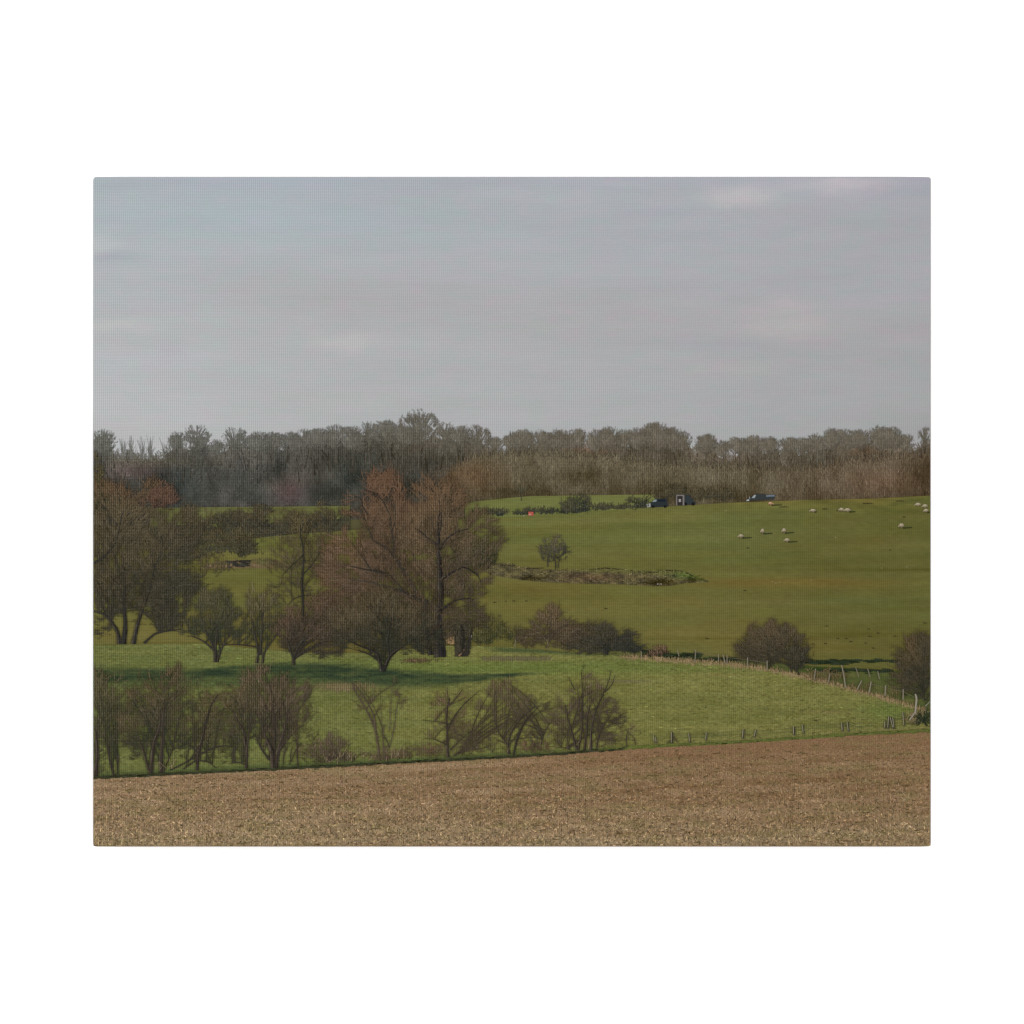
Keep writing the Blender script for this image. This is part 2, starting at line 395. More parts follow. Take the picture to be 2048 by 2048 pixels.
LIFT = 10.
DENS = .72
def area(ells):
    g = np.random.default_rng(1); E = np.array([e[:4] for e in ells]); a, b = (E[:, 0] - E[:, 2]).min(), (E[:, 0] + E[:, 2]).max(); c, d = (E[:, 1] - E[:, 3]).min(), (E[:, 1] + E[:, 3]).max()
    p = g.uniform(0, 1, (3000, 2)) * [b - a, d - c] + [a, c]
    return (((p[:, None, 0] - E[None, :, 0]) / E[None, :, 2]) ** 2 + ((p[:, None, 1] - E[None, :, 1]) / E[None, :, 3]) ** 2 < 1).any(1).mean() * (b - a) * (d - c)
def tree(name, label, trunks, ells, layer, seed, dark, light, trunk_c, natt=260, ntw=900, nfill=500, tw=(8, 18), tww=(.8, 1.4),
         step=5., kill=7., tip=.45, expo=2.3, rmax=6, warm=None, up=.35, infl=60, fan=1.5, rough=1., over=True, stems=0, sw=2.0, sf=0., cov=.7, parent=None, mat=None):
    dark = np.asarray(dark, float) + LIFT; light = np.asarray(light, float) + LIFT * .6; trunk_c = np.asarray(trunk_c, float) + LIFT * 1.1
    r = np.random.default_rng(seed); T = Ink(); 
    need = -math.log(1 - cov) * area(ells) * .86; tww = (.55, 1.05)
    ntw = int(.38 * need / ((tw[0] + tw[1]) / 2 * .8 * .78)); nfill = int(.78 * need / ((tw[0] + tw[1]) / 2 * .85 * .75 * fan) / .8)
    seeds = []
    for pts, ws in trunks:
        p = np.array(pts, float); base = len(seeds); L_ = np.r_[0, np.cumsum(np.hypot(*np.diff(p, axis=0).T))]
        m = max(2, int(L_[-1] / step)); s = np.linspace(0, L_[-1], m)
        xs = np.interp(s, L_, p[:, 0]) ; ys = np.interp(s, L_, p[:, 1])
        for i in range(m): seeds.append((xs[i], ys[i], base + i - 1 if i else -1))
        T.poly(pts, np.array(ws) * .74, trunk_c, sub=4, wob=True)
    att, _ = in_ell(ells, int(natt * 1.15), r, rough)
    ns = len(seeds)
    P, par = colonise(seeds, att, r, step=step, kill=kill, infl=infl)
    cnt = np.zeros(len(P)); ch = np.bincount(par[par >= 0], minlength=len(P))
    rad = np.zeros(len(P))
    acc = np.zeros(len(P))
    for i in range(len(P) - 1, -1, -1):
        v = acc[i] if acc[i] > 0 else tip ** expo
        rad[i] = v ** (1 / expo)
        if par[i] >= 0: acc[par[i]] += v
    rad = np.minimum(rad, rmax)
    E = np.array([e[:4] for e in ells]); cx = (E[:, 0]).mean(); cy = E[:, 1].mean()
    xr = max((E[:, 0] + E[:, 2]).max() - cx, 1); yr = max((E[:, 1] + E[:, 3]).max() - cy, 1)
    def pal(x, y, sd=9):
        t = 0.45 + 0.22 * (cx - x) / xr + 0.38 * (cy - y) / yr + 0.42 * fbm(x, y, 24, 24, seed, 3)  # printed sunlight from the left: crown lighter up and left, darker down and right
        c = mix(dark, light, t) + r.normal(0, sd, (len(x), 1))
        if warm is not None:
            wc, wy0, wy1 = warm
            c = mix(c, np.broadcast_to(np.array(wc, float), c.shape) + r.normal(0, sd, (len(x), 1)), sm(y + 14 * fbm(x, y, 30, 30, seed + 5, 2), wy0, wy1) * .8)
        return c
    idx = np.arange(ns, len(P)); idx = idx[par[idx] >= 0]
    big = rad[idx] > 1.15
    a, b = P[par[idx]], P[idx]
    tc = np.asarray(trunk_c, float)
    if big.any():
        ib = idx[big]; A_, B_ = a[big], b[big]
        T.strokes(A_[:, 0], A_[:, 1], B_[:, 0] + (B_[:, 0] - A_[:, 0]) * .15, B_[:, 1] + (B_[:, 1] - A_[:, 1]) * .15, 2 * rad[np.minimum(par[ib], len(P))].clip(max=2.6 * rad[ib].max()), 2 * rad[ib], tc + r.normal(0, 6, (len(ib), 1)))
    K = Ink(); sm_ = ~big
    if sm_.any():
        A_, B_ = a[sm_], b[sm_]; c = pal(B_[:, 0], B_[:, 1]) * .55 + tc * .45
        K.strokes(A_[:, 0], A_[:, 1], B_[:, 0], B_[:, 1], 1.7 * rad[idx[sm_]], 1.6 * rad[idx[sm_]], c)
    if stems:
        e_, _ = in_ell(ells, stems * 3, r, rough); e_ = e_[np.argsort(e_[:, 1] + r.normal(0, yr * .5, len(e_)))][:stems]
        bs = [np.array(t_[0][0], float) for t_ in trunks]
        mids = [np.array(t_[0], float) for t_ in trunks]
        for q in e_:
            mm = mids[r.integers(len(mids))]; f_ = r.uniform(sf, max(.8, sf + .1)) * (len(mm) - 1); i0 = int(f_)
            b0 = mm[i0] + (mm[min(i0 + 1, len(mm) - 1)] - mm[i0]) * (f_ - i0)
            if b0[1] < q[1]: continue
            t_ = np.linspace(0, 1, 9)[:, None]; ctl = b0 + (q - b0) * np.array([.35, .62]) + r.normal(0, 4, 2)
            pt = (1 - t_) ** 2 * b0 + 2 * t_ * (1 - t_) * ctl + t_ ** 2 * q; pt[1:-1] += r.normal(0, 1.1, (7, 2))
            w0 = sw * r.uniform(.5, 1.1); cc = pal(pt[:1, 0], pt[:1, 1])[0] * .3 + np.asarray(dark) * .6
            K.poly(pt, (w0, w0 * .8, .5), cc, sub=1)
            for _k in range(2):
                h = r.integers(3, 8); sd_ = r.choice([-1, 1]); d_ = pt[h] - pt[h - 1]; a_ = math.atan2(-d_[1], d_[0]) + sd_ * r.uniform(.3, .8); l_ = r.uniform(8, 22) * min(1., xr / 55.)
                K.poly([pt[h], pt[h] + np.array([math.cos(a_), -math.sin(a_)]) * l_ * .5, pt[h] + np.array([math.cos(a_ - sd_ * .3), -math.sin(a_ - sd_ * .3)]) * l_], (w0 * .5, .6, .35), cc, sub=1)
    # twigs from the fine limbs
    if ntw and len(idx):
        fine = idx[rad[idx] < 2.2]
        if len(fine) == 0: fine = idx
        k = r.choice(fine, ntw); d = P[k] - P[par[k]]; ang = np.arctan2(-d[:, 1], d[:, 0]) + r.normal(0, .6, ntw)
        rv = P[k] - P[0]; rl = np.maximum(np.hypot(rv[:, 0], rv[:, 1]), 1)
        ux, uy = np.cos(ang) + .5 * rv[:, 0] / rl, np.sin(ang) + up - .5 * rv[:, 1] / rl; ang = np.arctan2(uy, ux)
        x = P[k][:, 0] + r.normal(0, 2, ntw); y = P[k][:, 1] + r.normal(0, 2, ntw)
        twiggy(K, x, y, ang, r.uniform(*tw, ntw), r.uniform(*tww, ntw), pal(x, y), r)
    if nfill:
        p, kk = in_ell(ells, int(nfill * fan), r, rough); m = len(p)
        big_ = np.array([q for q in range(len(P)) if q < ns or rad[q] > 1.0]); G = P[big_]
        j = np.argmin((p[:, 0, None] - G[None, :, 0]) ** 2 + 1.0 * (p[:, 1, None] + 10 - G[None, :, 1]) ** 2, 1); v = p - G[j]; vl = np.maximum(np.hypot(v[:, 0], v[:, 1]), 1)
        w_ = p - np.array([P[0][0], P[0][1] - .25 * yr]); wl = np.maximum(np.hypot(w_[:, 0], w_[:, 1]), 1)
        u = v / vl[:, None] + .9 * w_ / wl[:, None] + np.array([0, -up * .8]); ang = np.arctan2(-u[:, 1], u[:, 0]) + r.normal(0, .5, m)
        ln = np.clip(r.uniform(.18, .5, m) * (.5 * vl + .25 * wl), tw[0] * .7, tw[1] * 1.9)
        x = p[:, 0] - np.cos(ang) * ln * .5; y = p[:, 1] + np.sin(ang) * ln * .5
        twiggy(K, x, y, ang, ln, r.uniform(tww[0], tww[1], m), pal(p[:, 0], p[:, 1]), r, .28)
    o = T.build(name, layer + (1 if over else 0), mat or M_TREE, parent or root, label)
    K.build('crown', layer + (0 if over else 1), mat or M_TREE, o)
    return o

# ---- skyline trees one can tell apart
far = [(205, 858, 26, 40), (355, 862, 17, 28), (393, 848, 26, 42), (432, 878, 14, 26), (470, 853, 27, 40),
       (520, 861, 22, 34), (548, 862, 20, 34), (582, 862, 18, 32), (608, 857, 20, 36), (640, 853, 20, 36), (672, 847, 22, 40), (706, 851, 22, 40),
       (738, 842, 26, 44), (772, 837, 26, 46), (838, 818, 40, 62), (805, 846, 20, 40), (892, 843, 22, 44), (924, 847, 24, 44), (955, 848, 24, 48),
       (990, 872, 16, 26), (1026, 862, 18, 36), (1050, 858, 20, 38), (1082, 858, 20, 38), (1115, 857, 20, 38), (1140, 858, 18, 36), (1162, 856, 12, 34), (1194, 856, 18, 38),
       (1218, 851, 22, 42), (1250, 857, 20, 38), (1278, 853, 20, 40), (1312, 843, 30, 50), (1345, 852, 20, 42), (1368, 860, 14, 34), (1412, 866, 20, 34), (1446, 879, 16, 26),
       (1480, 873, 20, 30), (1508, 869, 22, 34), (1540, 872, 20, 30), (1575, 873, 20, 30), (1605, 873, 20, 32), (1632, 865, 20, 34), (1662, 854, 16, 40), (1692, 857, 20, 36),
       (1722, 857, 22, 36), (1760, 849, 24, 44), (1785, 852, 18, 40), (1812, 866, 16, 30), (1850, 852, 14, 36)]
def dome_tree(x, t, hw, h, layer, seed, dk, lt, dens=1., sparse=False):
    """round-headed bare tree seen far off: boughs fanning from a short trunk, fine twigs ending on the dome"""
    r = np.random.default_rng(seed); T = Ink(); K = Ink(); base = t + h * 1.75; hub = np.array([x, t + h * 1.15])
    T.poly([(x + r.normal(0, 1), base + 10), (x, t + h * 1.2), (x + r.normal(0, 1), t + h * .7)], (2.6, 2.0, .8), dk - 8)
    lobes = [(x, t + h * .55, hw, h * .55)] + [(x + r.uniform(-.55, .55) * hw, t + h * r.uniform(.35, .8), hw * r.uniform(.45, .7), h * r.uniform(.25, .4)) for _ in range(3)]
    lobes = [(a, max(b, t + d_), c, d_) for a, b, c, d_ in lobes]
    for _ in range(int(7 + hw * .35)):
        a = r.uniform(-1.15, 1.15); e = np.array([x + math.sin(a) * hw * .85, t + h * .55 - math.cos(a) * h * .45])
        q = np.linspace(0, 1, 7)[:, None]; ctl = hub + (e - hub) * np.array([.35, .6]); p = (1 - q) ** 2 * hub + 2 * q * (1 - q) * ctl + q ** 2 * e
        p[1:-1] += r.normal(0, .6, (5, 2)); K.poly(p, (1.5, 1., .5), dk - 2, sub=1)
    n = int(hw * h * .92 * dens); k = r.integers(0, 4, n); E = np.array(lobes)[k]
    a = r.uniform(0, 2 * np.pi, n); d = r.uniform(0, 1, n) ** .55 * 1.06
    ex = E[:, 0] + E[:, 2] * d * np.cos(a); ey = E[:, 1] + E[:, 3] * d * np.sin(a)
    if sparse: m = fbm(ex, ey, 7, 9, seed, 2) > -.12; ex, ey = ex[m], ey[m]; n = len(ex)
    vx = ex - hub[0]; vy = ey - hub[1] - 8; l = np.maximum(np.hypot(vx, vy), 1); ln = r.uniform(3, 8, n); an = np.arctan2(-vy, vx) + r.normal(0, .35, n)
    c = mix(dk, lt, .5 + .5 * fbm(ex, ey, 10, 10, seed, 3) - .25 * (ex - x) / hw + .3 * (t + h * .5 - ey) / h) + r.normal(0, 7, (n, 1))  # upper left of each far crown inked lighter, as if sunlit
    twiggy(K, ex - np.cos(an) * ln, ey + np.sin(an) * ln, an, ln, r.uniform(.5, .95, n), c, r, .3)
    o = T.build('tree', layer, M_WOOD, root); K.build('crown', layer + 1, M_WOOD, o)
for i, (x, t, hw, h) in enumerate(far):
    dk = np.array(mix((92, 91, 83), (95, 88, 75), sm(x, 400, 1200)))
    sp = x in (838, 393, 892, 924, 955, 1850, 470, 772, 738)
    dome_tree(x, t, hw * (1.15 if hw < 35 else 1.08), h, 4 + 2 * (i % 2), 500 + i, dk, dk + 26, .62 if sp else 1., sp)

# ---- tan young wood in front of it
TAN = curve([(860, 985), (880, 962), (905, 935), (940, 912), (985, 903), (1060, 900), (1150, 903), (1260, 913), (1330, 925), (1400, 927), (1500, 930), (1590, 934),
             (1660, 925), (1700, 917), (1760, 912), (1862, 902)])
TANB = curve([(860, 1034), (1026, 1000), (1290, 996), (1330, 1016), (1450, 1009), (1560, 1006), (1862, 998)])
def tan_col(X, Y):
    c = mix((101, 92, 72), (101, 88, 70), sm(X, 1400, 1700)) + (fbm(X, Y, 22, 60, 61, 4) * 16)[..., None]
    c = c + blob(X, Y, 1760, 965, 70, 22)[..., None] * np.array([6, -1, -2.])
    c = c + (fbm(X, Y, 55, 34, 68, 3) * 11)[..., None]
    c = c + blob(X, Y, 940, 955, 60, 30)[..., None] * np.array([4, -6, -8.])
    d = sm(Y, TANB(X) - 40, TANB(X) - 4)
    c = c - (d * 22 * (0.6 + .8 * fbm(X, Y, 40, 20, 66, 2)))[..., None]
    for cx, cy, rx, ry, k in ((1160, 955, 60, 14, 22), (1000, 985, 40, 10, 20), (1510, 965, 14, 34, 20), (1350, 985, 50, 20, 18), (1440, 985, 50, 16, 22), (1850, 960, 20, 44, 26),
                              (1620, 975, 30, 14, 10)):
        c = c - (blob(X, Y, cx, cy, rx, ry) * k)[..., None]
    return c
o = sheet('thicket', 866, X1, lambda x: TAN(x) + 10, TANB, tan_col, 9, M_WOOD, root, 'tan leafless thicket along the far field edge', step=3., rag=10); o['kind'] = 'stuff'
I = Ink(); r = np.random.default_rng(5); n = 9500; x = r.uniform(862, X1, n); t = r.uniform(0, 1, n) ** 1.2
y = TAN(x) + 6 + t * (TANB(x) - TAN(x) - 8) + r.normal(0, 4, n)
l = r.uniform(6, 15, n); c = tan_col(x, y) + r.normal(0, 13, (n, 1)) * np.array([1, .95, .8]) + 2
twiggy(I, x, np.minimum(y, TANB(x)), np.pi / 2 + r.normal(0, .38, n), l, r.uniform(.6, 1.2, n), c, r, .25)
o = I.build('thicket_stems', 10, M_WOOD, root); o['kind'] = 'stuff'

# ------------------------------------------------------------------ printed fields
def field_col(X, Y):
    t = sm(Y, 1000, 1310)
    c = mix((102, 102, 56), (103, 97, 52), t)
    c = mix(c, np.broadcast_to(np.array([94., 91, 48]), c.shape), sm(X, 1250, 1800) * .8)
    c = c + (fbm(X, Y + X * .03, 300, 16, 71, 4) * 8)[..., None] + (fbm(X, Y, 60, 14, 75, 3) * 5)[..., None] * np.array([.8, 1, .5])
    c = c + (fbm(X, Y, 12, 4, 76, 3) * 4)[..., None]
    c = c + (fbm(X, Y, 200, 30, 79, 2))[..., None] * np.array([5, -1, -1.])
    b = sm(Y, 1040, 1000) * sm(X, 1380, 1480) * (fbm(X, Y, 40, 5, 78, 3) + .3); c = c + b[..., None] * np.array([20, 16, 8.])
    c = c + (blob(X, Y, 1560, 1165, 240, 10) * 1.)[..., None] * np.array([12, 2, 0.])
    c = c - (blob(X, Y, 1800, 1140, 260, 3.5) * 12)[..., None] - (blob(X, Y, 1400, 1277, 260, 3.) * 12)[..., None] - (blob(X, Y, 1700, 1269, 90, 5) * 12)[..., None]
    c = c + blob(X, Y, 1400, 1205, 200, 3)[..., None] * 5 + blob(X, Y, 1100, 1228, 150, 3)[..., None] * 4
    return c
HILL = curve([(186, 1092), (420, 1086), (500, 1076), (606, 1066), (760, 1056), (900, 1040), (960, 1037), (1026, 1034), (1110, 1029), (1150, 1027), (1200, 1021),
              (1290, 1016), (1370, 1011), (1446, 1006), (1560, 1002), (1600, 1000), (1750, 997), (1862, 991)])
# far strip fields
def strip_col(X, Y):
    return mix((98, 99, 60), (106, 110, 62), sm(X, 500, 1000)) + (fbm(X, Y, 50, 6, 81, 3) * 10)[..., None]
sheet('far_field', 300, 700, lambda x: 1015 - (x - 372) * .01, 1092, strip_col, 11, M_FIELD, root, 'thin bright field strip below the wood')
sheet('far_field', 930, 1310, curve([(930, 1008), (960, 1002), (1026, 995), (1070, 992), (1310, 989)]), 1040, strip_col, 12, M_FIELD, root, 'thin bright field strip beyond the hedge')
sheet('pasture', X0, X1, HILL, 1345, field_col, 13, M_FIELD, root, 'olive green sheep pasture on the far slope')

def hedge_col(X, Y):
    return mix((58, 58, 47), (82, 78, 56), .4 + .9 * fbm(X, Y, 26, 12, 181, 4)) + (fbm(X, Y, 5, 4, 183, 3) * 12)[..., None]
sheet('hedge', 300, 700, curve([(300, 1050), (440, 1052), (520, 1046), (600, 1040), (700, 1034)]), lambda x: HILL(x) + 1, hedge_col, 14, M_WOOD, root, 'dark olive hedge band crossing behind the left trees', step=3., rag=7)
# scrub and hedge clumps
def clump(name, label, ells, layer, seed, dark, light, n, ang=np.pi / 2, spread=.6, ln=(6, 15), w=(.9, 1.7), bottom=None, flat=.0, mat=None, parent=None):
    r = np.random.default_rng(seed); I = Ink(); p, k = in_ell(ells, n, r); n = len(p); E = np.array([e[:4] for e in ells])[k]
    x, y = p[:, 0], p[:, 1]
    if bottom is not None:
        b = bottom(x) if callable(bottom) else np.full_like(x, bottom); y = np.minimum(y, b - r.uniform(0, 3, n))
    t = .5 - .5 * (y - E[:, 1]) / E[:, 3] - .25 * (x - E[:, 0]) / E[:, 2] + .5 * fbm(x, y, 16, 12, seed, 3)  # sunlit top and left flank of the clump put into its ink
    c = mix(dark, light, t) + r.normal(0, 9, (n, 1))
    a = ang + (x - E[:, 0]) / E[:, 2] * -.5 + r.normal(0, spread, n)
    twiggy(I, x, y, a, r.uniform(*ln, n), r.uniform(*w, n), c, r)
    return I.build(name, layer, mat or M_TREE, parent or root, label)
clump('hedge', 'far hedge line behind the left-hand trees', [(400, 1052, 30, 16), (500, 1046, 60, 18), (600, 1046, 70, 10), (520, 1026, 26, 14), (640, 1036, 60, 16), (460, 1040, 40, 16), (420, 1075, 50, 14), (560, 1066, 40, 8)], 15, 21, (54, 53, 45), (82, 76, 58), 4800, bottom=lambda x: HILL(x) + 2, ln=(5, 12))
clump('hedge', 'dark hedge left of the parked cars', [(1150, 1010, 32, 20), (1100, 1024, 60, 6), (1190, 1018, 60, 8), (1240, 1018, 50, 6), (990, 1026, 50, 6), (1280, 1006, 24, 14), (1040, 1026, 40, 5)], 14, 22, (46, 50, 44), (80, 76, 56), 3200, bottom=HILL, ln=(4, 10), w=(.9, 1.6))
clump('bush', 'scrub behind the two dark cars', [(1345, 985, 40, 16), (1400, 990, 36, 14), (1440, 990, 40, 14)], 14, 23, (58, 56, 44), (92, 82, 60), 1800, bottom=HILL, ln=(5, 12))
tree('tree', 'tiny dark tree on the far strip field', [([(1043, 1002), (1043, 985)], (2, 1.6))], [(1043, 980, 13, 6)], 14, 24, (58, 58, 46), (90, 84, 62), (50, 50, 40), natt=30, ntw=70, nfill=30, tw=(4, 8), step=3, kill=3)
# hollow in the slope at the left with pale stones
def bank_left(X, Y):
    return mix((86, 84, 52), (108, 92, 66), .5 + fbm(X, Y, 16, 6, 91, 3)) + (fbm(X, Y, 6, 4, 93, 2) * 10)[..., None]
sheet('earth_bank', 400, 660, curve([(400, 1132), (450, 1120), (520, 1118), (600, 1124), (660, 1130)]), curve([(400, 1138), (500, 1137), (660, 1138)]), bank_left, 15, M_MEADOW, root, 'scrubby bank at the left with a dark hollow', rag=4)
I = Ink(); r = np.random.default_rng(31)
for k in range(90): 
    x = r.uniform(455, 500); yy = r.uniform(1122, 1134) - (x - 455) * .04; I.strokes(x - 4, yy, x + r.uniform(2, 6), yy + r.normal(0, 1), 2, 1.2, np.array([54, 52, 46]) + r.normal(0, 9))
I.build('hollow', 16, M_TREE, root, 'dark hollow in the left bank')
I = Ink()
for x, y in ((414, 1130), (420, 1131), (446, 1130), (452, 1132), (462, 1130), (508, 1130), (560, 1132), (575, 1130)): I.strokes(x, y + 3, x + 1, y - 3, 4, 3, (122, 102, 78))
I.build('stones', 17, M_PLAIN, root, 'pale stones on the left bank')
# dark bushes in the left meadow behind the trees
clump('bush', 'round bush low behind the left trees', [(465, 1086, 46, 26), (430, 1098, 46, 20), (400, 1080, 40, 40), (480, 1104, 30, 10)], 15, 25, (56, 56, 44), (86, 80, 56), 3600, ln=(5, 12))

clump('scrub', 'hazy brown scrub over the left-hand hedges', [(430, 1040, 60, 26), (560, 1040, 80, 22), (640, 1050, 50, 40), (480, 1085, 70, 30), (420, 1120, 40, 40), (640, 1100, 30, 40)], 19, 201, (66, 62, 48), (98, 86, 62), 2600, ln=(6, 14), w=(.6, 1.1), spread=.9)
# the rough earth bank in the pasture
BT = curve([(960, 1120), (985, 1127), (1020, 1128), (1060, 1138), (1100, 1140), (1160, 1139), (1200, 1137), (1240, 1138), (1290, 1143), (1330, 1141), (1372, 1143), (1396, 1155), (1418, 1164)])
BB = curve([(960, 1140), (985, 1150), (1040, 1160), (1100, 1165), (1160, 1167), (1250, 1169), (1300, 1172), (1340, 1172), (1372, 1166), (1418, 1165)])
def bank_col(X, Y):
    n = fbm(X, Y, 14, 6, 101, 4); c = mix((70, 65, 48), (112, 102, 68), .5 + n * 1.0)
    c = c + (blob(X, Y, 1180, 1155, 60, 10))[..., None] * np.array([3, -5, -2.]); c = mix(c, np.broadcast_to(np.array([98., 98, 54]), c.shape), sm(BT(X) + 9 + 5 * fbm(X, Y, 24, 6, 107, 2) - Y, 0, 5) * .75 * sm(X, 1120, 1180)); c = c + blob(X, Y, 1370, 1152, 30, 7)[..., None] * np.array([-4, 12, -4.])
    c = c - (blob(X, Y, 1320, 1165, 26, 6) * 45)[..., None] - (blob(X, Y, 1385, 1160, 14, 5) * 28)[..., None] - (blob(X, Y, 1065, 1157, 26, 5) * 26)[..., None]
    return c
sheet('earth_bank', 965, 1418, BT, BB, bank_col, 15, M_MEADOW, root, 'long rough earth bank in the middle of the pasture', step=2.5, rag=5)
I = Ink(); r = np.random.default_rng(33); n = 1500; x = r.uniform(968, 1412, n); t = r.uniform(0, 1, n); y = BT(x) * (1 - t) + BB(x) * t
c = bank_col(x, y) + r.normal(0, 17, (n, 1)) * np.array([1, .9, .8]); I.strokes(x, y, x + r.normal(0, 5, n), y - r.uniform(0, 4, n), r.uniform(1, 2.4, n), .8, c)
for a, b in (((1185, 1139), (1210, 1136)), ((1210, 1136), (1245, 1139)), ((1262, 1141), (1285, 1145)), ((1292, 1144), (1316, 1145)), ((1330, 1141), (1365, 1142)), ((1000, 1130), (1030, 1131)), ((1052, 1137), (1088, 1136)), ((1372, 1145), (1396, 1157)), ((1396, 1157), (1416, 1164))):
    I.strokes(a[0], a[1], b[0], b[1], 2.4, 1.4, (50, 44, 32))
I.strokes(1314, 1168, 1324, 1168, 1.6, 1, (150, 145, 140))
I.build('rough_ground', 16, M_TREE, root, 'tufts and bare earth on the bank')
# mole hills and pale scraps
I = Ink(); r = np.random.default_rng(35)
for x, y, w in ((1654, 1252, 8), (1676, 1277, 5), (1693, 1277, 6), (1702, 1283, 7), (1740, 1273, 8), (1756, 1266, 7), (1731, 1286, 5), (1747, 1296, 6), (1651, 1287, 6), (1738, 1258, 6), (1212, 1217, 7), (1053, 1202, 5), (1028, 1202, 6), (990, 1205, 6), (1012, 1203, 3), (1414, 1277, 8),
                (1496, 1096, 7), (1490, 1181, 7), (1626, 1288, 8), (1850, 1246, 8), (1808, 1034, 6), (1800, 1002, 16), (1740, 1007, 14), (1730, 1007, 10), (1568, 1014, 20), (1650, 1018, 10), (1675, 1021, 5), (1570, 1247, 4), (1790, 1272, 6), (1780, 1100, 4)):
    I = Ink(); I.strokes(x - w / 2, y, x + w / 2, y + .4, 1.6, .9, (62, 56, 34)); I.strokes(x - w / 3, y - .9, x + w / 4, y - .8, 1.0, .6, (74, 66, 40)); I.build('molehill', 16, M_PLAIN, root)
for x, y in ((1543, 1163), (1550, 1166), (1558, 1164), (1620, 1160), (1762, 1136), (1812, 1134), (1670, 1075), (1450, 1021), (1580, 1250)): I = Ink(); I.strokes(x, y, x + 3, y, 1.2, .8, (150, 140, 110)); I.build('pale_stone', 16, M_PLAIN, root)

# ------------------------------------------------------------------ sheep, vehicles, red box
def sheep(x, y, w=9., h=7., face=-1, sh=18, rgb=(156, 145, 120)):
    w *= 1.12; h *= .88
    I = Ink()
    for k in range(7):
        t = -1 + 2 * (k + .5) / 7; hh = h * max(0, 1 - abs(t) ** 2.6) ** .5
        I.strokes(x + t * w / 2, y - hh / 2, x + t * w / 2, y + hh / 2, w / 7 * 1.15, w / 7 * 1.15, np.array(rgb) - 26 * max(t, -.2) + 5 * (k % 2))
        I.strokes(x + t * w / 2, y + hh * .12, x + t * w / 2, y + hh / 2, w / 7 * 1.1, w / 7 * .9, np.array(rgb) - 34 - 16 * max(t, 0))  # body shading printed in: darker low and to the right
    I.strokes(x - w * .3, y - h * .42, x + w * .2, y - h * .42, 1.4, 1, np.array(rgb) + 30)
    I.strokes(x - w * .25, y + h * .3, x - w * .25, y + h * .72, 1.1, .9, (70, 62, 48)); I.strokes(x + w * .25, y + h * .3, x + w * .25, y + h * .72, 1.1, .9, (60, 54, 42))
    o = I.build('sheep', 20, M_PLAIN, root)
    H = Ink(); H.strokes(x + face * w * .42, y - h * .1, x + face * w * .72, y + h * .28, 2.6, 1.6, np.array(rgb) - 10); H.build('head', 21, M_PLAIN, o)
    if sh:
        D = Ink(); D.strokes(x + w * .3, y + h * .66, x + w * .3 + sh, y + h * .52, 2.6, 1.6, (44, 50, 32)); D.build('shadow', 18, M_PLAIN, o)
    return o
for a, lab in (((1482, 1072), 'printed sheep farthest left of the grazing four'), ((1525, 1062, 6, 10), 'printed sheep standing head up, front end towards us'), ((1568, 1061, 7, 9), 'printed sheep above the lowest one'), ((1574, 1080), 'printed sheep lowest on the slope'),
               ((1541, 1007, 8, 6, 1, 20, (176, 142, 112)), 'tawny printed sheep below the pickup'), ((1626, 1021, 10, 6, -1, 4), 'lone printed sheep near the crest'), ((1683, 1019, 9, 7, -1, 0), 'left sheep of the touching pair'), ((1695, 1020, 11, 7, -1, 12), 'right sheep of the touching pair'),
               ((1803, 1051, 9, 9), 'lone printed sheep near the right edge'), ((1836, 1009, 10, 7, -1, 0), 'upper left sheep of the three at the right edge'), ((1850, 1012, 9, 7, -1, 0), 'middle sheep of the three at the right edge'), ((1852, 1021, 8, 7, -1, 6), 'lowest sheep of the three at the right edge')):
    sheep(*a)['label'] = lab
def box(I, x0, y0, x1, y1, c): I.quad([(x0, y0), (x1, y0), (x1, y1), (x0, y1)], c)
# estate car, nose to the left
I = Ink(); c = (44, 49, 52)
I.quad([(1293, 1008), (1303, 1004), (1303, 1015), (1293, 1014)], c); I.quad([(1303, 1004), (1312, 998), (1334, 997), (1336, 1013)], c); I.quad([(1303, 1004), (1336, 1008), (1336, 1013), (1303, 1015)], c)
o = I.build('car', 20, M_PLAIN, root, 'dark blue estate car with pale grille facing left')
I = Ink(); I.quad([(1304, 1004), (1308, 999.5), (1314, 999), (1312, 1003.5)], (126, 138, 140)); I.build('windscreen', 21, M_PLAIN, o)
I = Ink(); I.quad([(1293, 1008.5), (1301, 1006.5), (1301, 1014), (1294, 1014)], (150, 150, 146)); I.quad([(1294.5, 1009.5), (1298, 1008.5), (1298, 1012), (1295, 1012.5)], (60, 60, 58)); I.build('grille', 21, M_PLAIN, o)
for x in (1306, 1330): I = Ink(); I.strokes(x, 1011, x, 1015.5, 5, 4.5, (24, 24, 24)); I.build('wheel', 22, M_PLAIN, o)
I = Ink(); I.quad([(1316, 999.5), (1330, 999), (1331, 1003), (1316, 1003)], (28, 34, 42)); I.build('side_window', 21, M_PLAIN, o)
